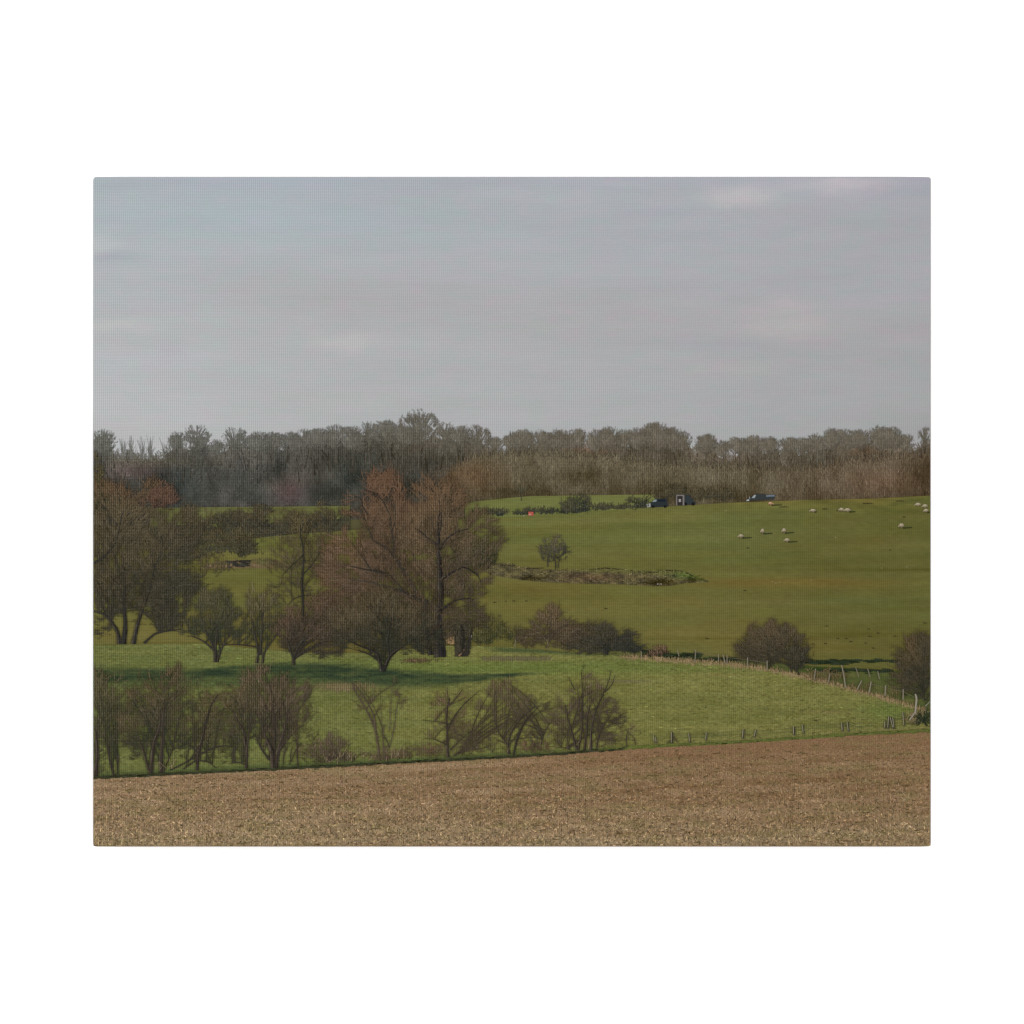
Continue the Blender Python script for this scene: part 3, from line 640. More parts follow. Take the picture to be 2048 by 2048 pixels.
# boxy off-roader from behind
I = Ink(); c = (50, 55, 58); I.quad([(1352, 991), (1378, 990), (1386, 1001), (1352, 1009)], c); I.quad([(1366, 996), (1386, 1000), (1391, 1005), (1390, 1009)], c); box(I, 1366, 1003, 1390, 1009, c)
o = I.build('off_roader', 20, M_PLAIN, root, 'boxy dark off-roader with white rear frame')
I = Ink(); w = (118, 113, 108); box(I, 1352, 989.5, 1367, 992, w); box(I, 1352, 990, 1354.5, 1011, w); box(I, 1365, 990, 1368.5, 1011, w); I.build('rear_frame', 21, M_PLAIN, o)
I = Ink(); box(I, 1354.5, 992, 1365, 1010, (48, 44, 44)); I.build('rear_door', 22, M_PLAIN, o)
I = Ink(); I.strokes(1359.5, 998, 1359.5, 1004, 4.5, 4.5, (150, 146, 142)); I.build('spare_wheel', 23, M_PLAIN, o)
for x in (1371, 1386): I = Ink(); I.strokes(x, 1005, x, 1011, 5, 4.5, (26, 26, 26)); I.build('wheel', 22, M_PLAIN, o)
# pickup on the crest
I = Ink(); c = (54, 58, 58); I.quad([(1494, 1000), (1503, 994), (1549, 993), (1549, 998)], c); I.quad([(1503, 994), (1511, 988), (1528, 987.5), (1532, 994)], c); I.quad([(1494, 1000), (1549, 996), (1549, 998.5), (1500, 1001)], c)
o = I.build('pickup_truck', 20, M_PLAIN, root, 'dark pickup on the crest, nose to the left')
I = Ink(); I.quad([(1503, 996), (1508, 990), (1512, 990), (1509, 996)], (150, 156, 158)); I.build('windscreen', 21, M_PLAIN, o)
I = Ink(); I.quad([(1532, 990.5), (1549, 989.5), (1549, 993), (1532, 993.5)], (104, 116, 128)); I.build('load_cover', 21, M_PLAIN, o)
I = Ink(); I.strokes(1493, 1001, 1498, 1000, 3, 3, (165, 168, 168)); I.strokes(1499, 993, 1499, 998, 2, 2, (130, 132, 130)); I.build('bumper', 22, M_PLAIN, o)
I = Ink(); box(I, 1056.5, 1023.5, 1067, 1031, (168, 84, 70)); box(I, 1057.5, 1027.5, 1062, 1030.5, (186, 136, 126)); I.strokes(1046, 1031.5, 1049, 1031.5, 2, 1.6, (150, 145, 130))
I.build('red_box', 20, M_PLAIN, root, 'small red box at the foot of the far hedge')

# tree standing on the slope beside the bank
tree('tree', 'small round-headed tree beside the earth bank', [([(1111, 1138), (1110, 1122), (1108, 1110)], (3, 2.6, 2)), ([(1096, 1134), (1095, 1120), (1098, 1108)], (2.6, 2, 1.6)), ([(1116, 1137), (1118, 1122), (1122, 1112)], (2.6, 2, 1.4))],
     [(1106, 1098, 27, 24), (1120, 1104, 18, 18), (1092, 1104, 16, 18)], 20, 41, (50, 50, 42), (92, 84, 64), (46, 44, 36), natt=160, ntw=520, nfill=420, tw=(4, 9), tww=(.7, 1.2), step=3.2, kill=4)

# ------------------------------------------------------------------ front meadow
MT = curve([(186, 1290), (400, 1287), (606, 1306), (760, 1306), (880, 1291), (1026, 1294), (1150, 1306), (1230, 1312), (1290, 1316), (1360, 1322), (1446, 1327), (1530, 1338), (1600, 1351), (1680, 1372), (1760, 1394), (1862, 1424)])
ST = curve([(186, 1556), (300, 1551), (400, 1546), (606, 1536), (760, 1528), (1026, 1514), (1140, 1507), (1230, 1499), (1350, 1492), (1446, 1488), (1600, 1478), (1700, 1471), (1862, 1463)])
def meadow_col(X, Y):
    c = mix((103, 107, 61), (112, 111, 62), sm(X, 400, 1100))
    c = mix(c, np.broadcast_to(np.array([98., 110, 56]), c.shape), blob(X, Y, 1000, 1335, 500, 16) * .8)
    c = c + (fbm(X, Y, 160, 12, 111, 4) * 12)[..., None] * np.array([1, .8, .5]) + (fbm(X, Y, 18, 7, 115, 4) * 11)[..., None]
    # band of tree shade falling across from the left
    y1 = np.interp(X, [186, 400, 560, 700, 760, 900, 1080], [1345, 1345, 1336, 1343, 1348, 1356, 1346])
    h = np.interp(X, [186, 300, 420, 560, 700, 800, 900, 1000, 1080], [12, 12, 8, 12, 17, 14, 8, 3, 1])
    sh = np.exp(-(np.abs(Y + 5 * fbm(X, Y, 60, 8, 117, 3) - y1 - h * .3) / (h + 2)) ** 5) * sm(X, 1130, 1000)
    c = mix(c, np.broadcast_to(np.array([46., 58, 42]), c.shape), sh * (.9 - .35 * blob(X, Y, 365, 1345, 26, 60) - .4 * blob(X, Y, 510, 1345, 26, 60)) * (.9 + .5 * fbm(X, Y, 30, 4, 119, 2)))
    y2 = np.interp(X, [186, 500, 606, 800, 1000, 1100], [1362, 1362, 1358, 1364, 1362, 1360])
    sh2 = np.exp(-((Y - y2 - 2) / 10) ** 2) * sm(X, 1050, 800) * (.55 + .4 * fbm(X, Y, 50, 12, 118, 3))
    c = mix(c, np.broadcast_to(np.array([58., 72, 46]), c.shape), sh2)
    c = mix(c, np.broadcast_to(np.array([114., 104, 74]), c.shape), blob(X, Y, 680, 1372, 70, 9) * .6)
    c = mix(c, np.broadcast_to(np.array([60., 72, 46]), c.shape), np.exp(-((Y - 1301 - (X - 1050) * .03) / 5) ** 2) * sm(X, 960, 1010) * sm(X, 1230, 1180) * .8)
    c = mix(c, np.broadcast_to(np.array([100., 92, 80]), c.shape), np.exp(-((Y - 1363) / 3) ** 2) * sm(X, 1190, 1230) * sm(X, 1330, 1260) * .45)
    c = mix(c, np.broadcast_to(np.array([128., 114, 72]), c.shape), blob(X, Y, 1650, 1424, 60, 3) * .6 + blob(X, Y, 1440, 1350, 60, 3) * .5)
    c = mix(c, np.broadcast_to(np.array([96., 108, 54]), c.shape), blob(X, Y, 1780, 1420, 60, 20) * .7)
    c = mix(c, np.broadcast_to(np.array([72., 84, 50]), c.shape), np.exp(-((Y - ST(X) + 6) / 5) ** 2) * .7 * sm(X, 1250, 1000))  # shadow edge along the stubble, put into the grass tone
    return c
sheet('ditch_ground', 1180, X1, lambda x: np.interp(x, [1180, 1300, 1446, 1620, 1700, 1862], [1308, 1300, 1315, 1332, 1336, 1345]), 1430,
      lambda X, Y: mix((74, 82, 44), (96, 96, 54), .5 + fbm(X, Y, 40, 9, 121, 3)) - (np.exp(-((Y - 1338) / 5.) ** 2) * sm(X, 1560, 1640) * 34)[..., None] * np.array([1, .7, .6]), 17, M_FIELD, root, 'rough low ground behind the fence')
I = Ink(); r = np.random.default_rng(51)
for x0, x1, y, h in ((1600, 1790, 1322, 6), (1625, 1700, 1325, 6), (1640, 1780, 1341, 6), (1300, 1400, 1311, 8), (1290, 1330, 1305, 8), (1400, 1480, 1318, 4)):
    I = Ink(); n = 90; x = r.uniform(x0, x1, n); yy = y + r.normal(0, h / 3., n); I.strokes(x - 8, yy, x + 8, yy + .5, 2.4, 1.2, np.array([[42, 50, 34]]) + r.normal(0, 6, (n, 1))); I.build('shaded_ground', 18, M_TREE, root)
sheet('meadow', X0, X1, MT, lambda x: ST(x) + 3, meadow_col, 22, M_MEADOW, root, 'bright green meadow in the middle distance', step=3.)
# grass tufts
I = Ink(); r = np.random.default_rng(53); n = 9000; x = r.uniform(X0, X1, n); t = r.uniform(0, 1, n); y = MT(x) * (1 - t) + ST(x) * t
c = meadow_col(x, y) * (1 + r.normal(0, .13, (n, 1))) + r.normal(0, 3, (n, 3)); I.strokes(x, y, x + r.normal(0, 6, n), y + r.normal(0, 1, n), r.uniform(.8, 2, n), .6, c)
# straw-coloured rank grass along the fence line and the foot
n = 1100; x = r.uniform(1240, 1850, n); y = MT(x) + r.normal(1, 2.2, n); x2 = x + r.normal(0, 2, n)
I.strokes(x, y + 2, x2, y - r.uniform(2, 8, n), 1.3, .6, mix((122, 104, 72), (152, 130, 98), r.uniform(0, 1, n)))
n = 1200; x = r.uniform(1380, 1862, n); y = ST(x) - 8 + r.normal(0, 3, n); I.strokes(x - 4, y, x + 4, y + r.normal(0, 1, n), 1.5, .7, mix((110, 114, 60), (130, 120, 76), r.uniform(0, 1, n)))
o = I.build('grass', 23, M_MEADOW, root, 'grass tufts over the meadow'); o['kind'] = 'stuff'

# ------------------------------------------------------------------ trees of the middle ground
DK = (54, 52, 40); TR = (40, 38, 33)
tree('tree', 'large spreading tree at the left edge with orange-tinted top',
     [([(240, 1288), (236, 1262), (222, 1240), (204, 1226), (186, 1222)], (12, 10, 8, 6, 5)), ([(246, 1288), (250, 1250), (248, 1210), (252, 1170), (246, 1120)], (14, 11, 9, 6, 4)),
      ([(268, 1288), (272, 1258), (284, 1222), (300, 1180), (310, 1130)], (13, 10, 8, 6, 3.5)), ([(290, 1286), (306, 1268), (334, 1262), (362, 1258)], (6, 5, 4, 2.5)), ([(186, 1127), (210, 1115), (232, 1085), (240, 1050)], (7, 6, 5, 3))],
     [(200, 1090, 60, 120), (280, 1060, 90, 90), (330, 1120, 66, 90), (250, 1180, 90, 60), (330, 1200, 60, 56), (260, 1000, 60, 34), (200, 1230, 40, 40), (360, 1080, 52, 70), (230, 1110, 80, 80), (300, 1200, 90, 46), (215, 1190, 50, 50), (370, 1170, 40, 50)], 24, 61, (50, 48, 38), (88, 77, 56), TR,
     cov=.74, natt=1500, ntw=6400, nfill=4800, tw=(7, 17), tww=(.8, 1.5), warm=((98, 77, 58), 1030, 960), step=5, kill=7, rmax=3.2, stems=80, sw=2.4, sf=.45)
clump('tree', 'dark olive tree rising at the left edge above the rust-tinted crowns', [(190, 955, 16, 40), (196, 1000, 26, 50), (204, 975, 16, 24)], 23, 162, (54, 54, 38), (92, 84, 54), 1500, ln=(4, 10), w=(.7, 1.3))
clump('bush', 'rust-tinted bush top right of the large left tree', [(326, 985, 26, 20), (318, 1000, 40, 22), (345, 998, 16, 16)], 26, 62, (76, 62, 52), (100, 76, 62), 1500, ln=(4, 9), w=(.8, 1.4))
tree('tree', 'small vase-shaped thorn tree with short split trunk', [([(430, 1324), (430, 1306), (424, 1284), (410, 1262)], (11, 9, 6, 4)), ([(434, 1324), (440, 1302), (452, 1280), (464, 1256)], (7, 5, 4, 3)), ([(431, 1310), (432, 1280), (434, 1256)], (7, 5, 4)), ([(428, 1300), (408, 1282), (384, 1272)], (5, 3.5, 2.5))],
     [(428, 1232, 60, 50), (428, 1200, 44, 28), (450, 1250, 36, 30), (396, 1252, 38, 26)], 27, 63, (46, 48, 36), (84, 78, 54), TR, natt=460, ntw=1500, nfill=900, tw=(6, 14), stems=24, sw=2.6)
tree('tree', 'loose thorn tree between the vase-shaped one and the dark one', [([(516, 1326), (516, 1300), (510, 1270), (504, 1240)], (8, 7, 5, 3)), ([(524, 1326), (530, 1302), (546, 1280), (560, 1260)], (7, 5, 4, 3)), ([(520, 1310), (524, 1270), (526, 1230)], (6, 5, 3)), ([(514, 1294), (490, 1290), (450, 1288)], (4, 3, 1.6))],
     [(522, 1226, 44, 46), (520, 1196, 34, 26), (545, 1250, 30, 30), (500, 1256, 30, 30)], 27, 64, (56, 56, 40), (94, 84, 58), TR, cov=.52, natt=330, ntw=900, nfill=420, tw=(6, 14), stems=24, sw=2.6)
tree('tree', 'tall open tree with a straight dark trunk left of the big pair', [([(604, 1290), (606, 1240), (608, 1200), (604, 1160), (608, 1110), (603, 1080), (600, 1050)], (8, 8, 7, 6, 4.5, 3.5, 2)), ([(608, 1190), (590, 1196), (576, 1210)], (3.4, 2.6, 1.8)), ([(606, 1110), (585, 1130), (566, 1150)], (3, 2.2, 1.5)), ([(606, 1150), (625, 1130), (640, 1105)], (3.4, 2.4, 1.5))],
     [(600, 1060, 34, 34), (590, 1120, 52, 50), (630, 1110, 36, 50), (590, 1180, 50, 34)], 24, 65, (58, 54, 38), (98, 86, 58), TR, cov=.36, natt=430, ntw=1000, nfill=260, tw=(6, 14), tww=(.6, 1.1), kill=8, stems=14, sw=1.8)
# the big pair of crack willows
tree('tree', 'large leaning willow with rust-coloured twigs, left of the upright one',
     [([(876, 1310), (866, 1260), (846, 1210), (824, 1170), (806, 1135), (788, 1108), (768, 1092), (748, 1082)], (20, 17, 15, 12, 10, 9, 7, 4)),
      ([(788, 1108), (786, 1078), (782, 1046), (776, 1022), (764, 1000), (750, 986), (732, 980)], (6, 5, 4.4, 4, 3, 2.4, 1.6)), ([(784, 1062), (792, 1034), (788, 1006)], (4, 3.4, 2)),
      ([(840, 1200), (806, 1182), (776, 1174), (740, 1164), (700, 1158)], (9, 7, 5, 3.6, 2)), ([(806, 1180), (780, 1150), (756, 1142), (736, 1140), (700, 1132)], (6, 5, 8, 4, 2)),
      ([(740, 1136), (722, 1110), (704, 1086)], (4, 3, 1.8)), ([(736, 1030), (726, 1014), (724, 1000), (708, 990)], (4, 3.6, 3, 1.6)), ([(748, 1082), (736, 1055), (728, 1032)], (3.4, 2.6, 2))],
     [(768, 972, 46, 34), (760, 1030, 70, 50), (720, 1100, 76, 50), (700, 1160, 70, 44), (780, 1150, 70, 90), (800, 1060, 50, 60), (716, 1210, 66, 34), (660, 1140, 34, 40)], 28, 66, (66, 54, 42), (110, 86, 64), (44, 40, 34),
     cov=.76, natt=1700, ntw=6200, nfill=3200, tw=(8, 20), tww=(.8, 1.5), warm=((104, 78, 60), 1060, 930), rmax=3.0, up=.5, stems=80, sw=2.4, sf=.4)
tree('tree', 'large upright willow with thick dark trunk in the middle of the picture',
     [([(880, 1314), (878, 1280), (876, 1240), (882, 1190), (880, 1150), (878, 1110), (876, 1080), (876, 1050), (880, 1020)], (33, 25, 21, 18, 15, 12, 9, 5, 3)),
      ([(862, 1310), (854, 1280), (848, 1240), (852, 1200)], (16, 15, 12, 8)), ([(880, 1100), (892, 1078), (912, 1064), (934, 1058)], (7, 5, 4, 2)), ([(882, 1160), (904, 1144), (930, 1132), (956, 1150), (962, 1164)], (8, 5, 4, 3, 1.6)),
      ([(876, 1090), (858, 1078), (838, 1060)], (6, 4, 2)), ([(884, 1220), (910, 1200), (940, 1196)], (7, 4, 2)), ([(878, 1070), (884, 1040), (878, 1000)], (5, 3, 1.6))],
     [(880, 985, 52, 40), (890, 1040, 74, 50), (930, 1080, 66, 50), (960, 1110, 38, 36), (850, 1090, 50, 60), (930, 1180, 50, 60), (880, 1160, 60, 60), (920, 1250, 50, 40), (840, 1250, 50, 56), (850, 1290, 40, 22)], 30, 67, (58, 51, 39), (104, 85, 62), (34, 32, 30),
     cov=.74, natt=1800, ntw=5600, nfill=2600, tw=(8, 20), tww=(.8, 1.5), warm=((104, 80, 60), 1060, 930), rmax=3.0, up=.5, stems=80, sw=2.4, sf=.4)
clump('twigs', 'twigs in front of the two willow trunks', [(878, 1080, 44, 70), (870, 1180, 54, 70), (820, 1150, 50, 60), (850, 1260, 60, 44), (780, 1090, 60, 60)], 33, 205, (56, 49, 38), (104, 86, 64), 2100, ln=(8, 20), w=(.55, 1.0), spread=.7)
clump('twigs', 'twigs in front of the left trunks', [(250, 1180, 60, 60), (300, 1170, 60, 70), (210, 1130, 40, 80), (330, 1230, 60, 30)], 27, 206, (50, 48, 37), (90, 80, 58), 1500, ln=(8, 18), w=(.55, 1.0), spread=.9)
clump('bush', 'dense green-brown bush on the right flank of the upright willow', [(964, 1098, 34, 32), (940, 1110, 30, 26), (985, 1110, 16, 18)], 30, 68, (50, 52, 38), (84, 78, 52), 1100, ln=(5, 12))
I = Ink(); r = np.random.default_rng(171)
I.poly([(922, 1313), (921, 1290), (924, 1268), (922, 1250)], (24, 18, 16, 9), (46, 44, 38), wob=True); I.poly([(931, 1312), (938, 1284), (941, 1258)], (9, 8, 5), (50, 47, 40), wob=True)
n = 160; x = r.uniform(909, 942, n); y = r.uniform(1256, 1310, n); I.strokes(x, y, x + r.normal(0, 2, n), y - r.uniform(4, 12, n), 1.8, .9, mix((38, 37, 32), (76, 70, 56), r.uniform(0, 1, n)))
n = 90; x = r.uniform(906, 946, n); y = r.uniform(1246, 1266, n); I.strokes(x, y, x + r.normal(0, 6, n), y - r.uniform(4, 12, n), 1.2, .6, mix((48, 46, 38), (84, 76, 56), r.uniform(0, 1, n)))
I.poly([(918, 1312), (926, 1302), (934, 1294)], (3, 3, 2), (132, 104, 78)); I.strokes(942, 1284, 943, 1270, 1.6, 1, (120, 118, 112))
I.build('tree_stump', 32, M_TREE, root, 'thick dark stump right of the big trunk')
clump('hedge', 'low olive hedge right of the stump', [(985, 1262, 48, 28), (1020, 1270, 24, 18), (960, 1276, 30, 14)], 24, 69, (60, 62, 40), (94, 88, 54), 1300, bottom=1292, ln=(5, 13), w=(.8, 1.4))
I = Ink(); r = np.random.default_rng(71); n = 500; x = r.uniform(892, 915, n // 10); I.strokes(x, 1288, x + r.normal(0, 2, n // 10), r.uniform(1272, 1282, n // 10), 2, 1, (146, 120, 86))
x = r.uniform(965, 1100, 260) ; yj = r.normal(0, 1.6, 260); I.strokes(x, 1320 + yj, x + r.normal(0, 3, 260), 1313 + yj, 1.2, .6, mix((92, 92, 62), (116, 104, 78), r.uniform(0, 1, 260)))
x = r.normal(690, 28, 300); y = 1374 + r.normal(0, 3, 300); I.strokes(x, y + 4, x + r.normal(0, 2, 300), y - 5, 1.2, .6, mix((104, 98, 66), (126, 110, 82), r.uniform(0, 1, 300)))
x = r.normal(834, 16, 160); y = 1322 + r.normal(0, 2, 160); I.strokes(x, y, x + r.normal(0, 4, 160), y - 3, 1.6, .8, mix((70, 62, 44), (112, 94, 66), r.uniform(0, 1, 160)))
o = I.build('dead_grass', 25, M_TREE, root, 'pale dead grass patches under the trees'); o['kind'] = 'stuff'
tree('tree', 'dark rounded thorn tree with purplish twigs left of the flat-topped one', [([(588, 1330), (588, 1314), (596, 1296), (606, 1276)], (10, 8, 6, 5)), ([(590, 1318), (604, 1304), (624, 1294)], (5, 4, 3)), ([(588, 1316), (580, 1296), (574, 1276)], (6, 5, 3))],
     [(606, 1258, 56, 46), (640, 1240, 60, 50), (650, 1280, 60, 32), (580, 1266, 28, 36)], 32, 72, (48, 44, 36), (88, 70, 54), TR, cov=.76, natt=560, ntw=2200, nfill=1900, tw=(6, 14), stems=24, sw=2.6)
tree('tree', 'flat-topped thorn tree with forked trunk on the sunlit grass', [([(764, 1342), (760, 1326), (756, 1310), (738, 1298), (716, 1290), (700, 1282)], (12, 9, 7, 5, 4, 2.6)), ([(766, 1342), (772, 1326), (780, 1312), (792, 1302), (806, 1292)], (10, 9, 9, 8, 5)), ([(762, 1326), (742, 1310), (720, 1302)], (4, 3, 2)), ([(778, 1312), (776, 1280), (782, 1250)], (6, 5, 3))],
     [(760, 1250, 100, 48), (720, 1262, 62, 34), (810, 1264, 60, 40), (760, 1210, 76, 30), (850, 1280, 36, 26), (730, 1280, 60, 24), (690, 1250, 40, 40)], 34, 73, (42, 42, 32), (84, 72, 52), (34, 32, 29), cov=.8, natt=1000, ntw=4200, nfill=3400, tw=(6, 15), tww=(.8, 1.4), stems=46, sw=2.6)

# bushes along the fence
tree('bush', 'brown thicket with a pale forked stem, left of the dark bush', [([(1094, 1298), (1097, 1280), (1098, 1258), (1100, 1240)], (4, 3.4, 2.6, 2)), ([(1096, 1284), (1088, 1274), (1083, 1266)], (2.4, 2, 1.2))],
     [(1100, 1252, 44, 38), (1140, 1266, 36, 30), (1062, 1275, 34, 20), (1104, 1226, 26, 18)], 25, 74, (58, 50, 38), (98, 82, 60), (116, 100, 78), natt=280, ntw=1500, nfill=2600, tw=(5, 13), rmax=1.1, over=False, cov=.84, rough=.3, stems=30, sw=1.6)
tree('bush', 'dense blackish bush on the fence line', [([(1215, 1310), (1215, 1290), (1210, 1270)], (5, 4, 3))], [(1205, 1268, 38, 36), (1235, 1280, 44, 26), (1190, 1288, 50, 22), (1210, 1292, 80, 16), (1270, 1298, 22, 10)], 27, 75, (36, 38, 33), (70, 62, 48), (38, 37, 32),
     natt=360, ntw=1500, nfill=2400, tw=(5, 12), tww=(.9, 1.7), rmax=1.5, over=False, cov=.84, rough=.3, stems=30, sw=1.6)
clump('bush', 'small pinkish scrub right of the blackish bush', [(1322, 1303, 20, 12), (1310, 1308, 16, 8)], 25, 76, (74, 60, 48), (112, 90, 70), 260, bottom=1318, ln=(4, 9))
tree('bush', 'domed brown bush midway along the fence', [([(1597, 1350), (1590, 1330), (1578, 1306)], (5, 4, 3)), ([(1583, 1345), (1580, 1320), (1570, 1300)], (3, 2.4, 2)), ([(1540, 1338), (1540, 1310)], (3, 2))], [(1545, 1286, 74, 38), (1560, 1300, 66, 40), (1510, 1302, 44, 28), (1546, 1262, 50, 20), (1592, 1318, 28, 26)], 27, 77, (46, 44, 34), (86, 72, 52), (48, 44, 36),
     natt=620, ntw=2300, nfill=3000, tw=(5, 13), tww=(.8, 1.5), rmax=1.3, over=False, cov=.84, rough=.3, stems=30, sw=1.6)
tree('bush', 'tall dark bush cut off by the right edge', [([(1848, 1400), (1844, 1370), (1838, 1340)], (5, 4, 3))], [(1836, 1320, 56, 56), (1822, 1350, 44, 44), (1850, 1290, 30, 28), (1848, 1380, 22, 26)], 27, 78, (42, 42, 32), (84, 70, 48), (44, 42, 34),
     natt=520, ntw=1900, nfill=2600, tw=(5, 13), tww=(.8, 1.5), rmax=1.3, over=False, cov=.84, rough=.3, stems=30, sw=1.6)
clump('bush', 'dark scrub in the lower right corner of the meadow', [(1848, 1436, 22, 16), (1860, 1444, 20, 14)], 32, 79, (34, 40, 30), (58, 66, 42), 420, bottom=1455, ln=(4, 9), w=(1.2, 2))
clump('dead_grass', 'dry bank around the corner posts', [(1836, 1432, 26, 14), (1820, 1444, 16, 8)], 31, 80, (92, 84, 58), (134, 116, 84), 420, ln=(4, 9))
clump('bramble', 'thin brown bramble below the leaning posts', [(1660, 1358, 50, 12), (1720, 1376, 40, 12), (1640, 1350, 40, 12), (1790, 1385, 30, 16)], 25, 81, (84, 76, 48), (118, 100, 70), 900, ln=(4, 10), w=(.7, 1.1))

# ------------------------------------------------------------------ fences
posts = [((1307, 1469), (1309, 1486), 2.0, 0), ((1311, 1474), (1313, 1486), 2.2, 0), ((1344, 1464), (1344, 1486), 4.2, 1), ((1378, 1466), (1380, 1485), 2.6, 0), ((1413, 1464), (1412, 1481), 2.4, 0), ((1487, 1458), (1486, 1476), 3.4, 0), ((1512, 1459), (1509, 1475), 2.8, 0),
         ((1588, 1453), (1588, 1470), 4, 0), ((1605, 1449), (1607, 1468), 2.6, 0), ((1684, 1445), (1685, 1463), 3.6, 0), ((1695, 1443), (1697, 1463), 3.4, 0), ((1770, 1443), (1770, 1457), 2.6, 0), ((1778, 1433), (1776, 1457), 3.6, 0), ((1781, 1434), (1786, 1457), 3, 0), ((1786, 1435), (1788, 1457), 2.6, 0), ((1806, 1424), (1808, 1452), 2.6, 0)]
up = [((1031, 1279), (1030, 1294), 1.6), ((1282, 1302), (1284, 1316), 1.8), ((1391, 1299), (1390, 1323), 2.2), ((1437, 1308), (1437, 1323), 2), ((1446, 1309), (1450, 1326), 2.4), ((1454, 1310), (1454, 1327), 2), ((1495, 1314), (1495, 1333), 2.2), ((1534, 1321), (1534, 1339), 2.4), ((1631, 1337), (1628, 1359), 2.4),
      ((1659, 1348), (1657, 1364), 2.6), ((1683, 1330), (1687, 1348), 2.8), ((1687, 1348), (1691, 1375), 3), ((1723, 1361), (1714, 1379), 2.8), ((1742, 1363), (1738, 1385), 3), ((1771, 1370), (1770, 1391), 3), ((1806, 1378), (1806, 1399), 2.6), ((1711, 1334), (1717, 1353), 1.6), ((1735, 1337), (1740, 1354), 1.8), ((1755, 1342), (1759, 1358), 2), ((1355, 1300), (1358, 1312), 2)]
for k, (a, b, w, br) in enumerate(posts):
    I = Ink(); I.poly([a, ((a[0] + b[0]) / 2, (a[1] + b[1]) / 2), b], (w * 1.25, w * 1.2, w * 1.2), (92, 88, 70)); I.strokes(a[0] + w * .25, a[1], b[0] + w * .25, b[1], w * .5, w * .5, (46, 44, 34)); I.strokes(a[0] - w * .4, a[1], b[0] - w * .4, b[1] - 3, 1.1, 1.0, (146, 140, 116))
    o = I.build('fence_post', 38, M_PLAIN, root)
    if br: J = Ink(); J.strokes(1347, 1472, 1355, 1484, 2.6, 2.2, (74, 66, 50)); J.strokes(1342, 1480, 1334, 1486, 2, 1.6, (66, 60, 46)); J.build('brace', 39, M_PLAIN, o)
for a, b, w in up:
    I = Ink(); I.strokes(a[0], a[1], b[0], b[1], w * .9, w, (132, 124, 108)); I.strokes(a[0] + w * .35, a[1], b[0] + w * .35, b[1], .8, .8, (84, 78, 62)); I.build('fence_post', 38, M_PLAIN, root)
I = Ink(); I.poly([(1830, 1388), (1833, 1396), (1831, 1412), (1830, 1426)], (3, 3.4, 3.4, 3), (146, 138, 124)); I.build('fence_post', 38, M_PLAIN, root, 'tall pale crooked corner post')
I = Ink(); I.strokes(1830, 1424, 1818, 1440, 3, 2.6, (140, 132, 116)); I.strokes(1850, 1412, 1862, 1402, 2.6, 2.6, (120, 116, 104)); I.build('fence_rail', 38, M_PLAIN, root, 'pale broken rail lying by the corner post')
I = Ink()
for k in range(len(posts) - 1):
    a, b = posts[k][0], posts[k + 1][0]
    for f in (3, 9): I.strokes(a[0], a[1] + f, b[0], b[1] + f, .55, .5, (92, 90, 64))
I.build('fence_wire', 37, M_PLAIN, root, 'thin wire between the short posts above the stubble'); I = Ink()
for a, b in (((1495, 1319), (1534, 1326)), ((1454, 1315), (1495, 1319)), ((1631, 1342), (1683, 1350)), ((1742, 1368), (1771, 1375)), ((1771, 1375), (1806, 1383)), ((1806, 1383), (1831, 1396)), ((1391, 1304), (1437, 1312))): I.strokes(a[0], a[1], b[0], b[1], .6, .6, (112, 106, 84))
I.build('fence_wire', 37, M_PLAIN, root, 'sagging wire along the upper fence')

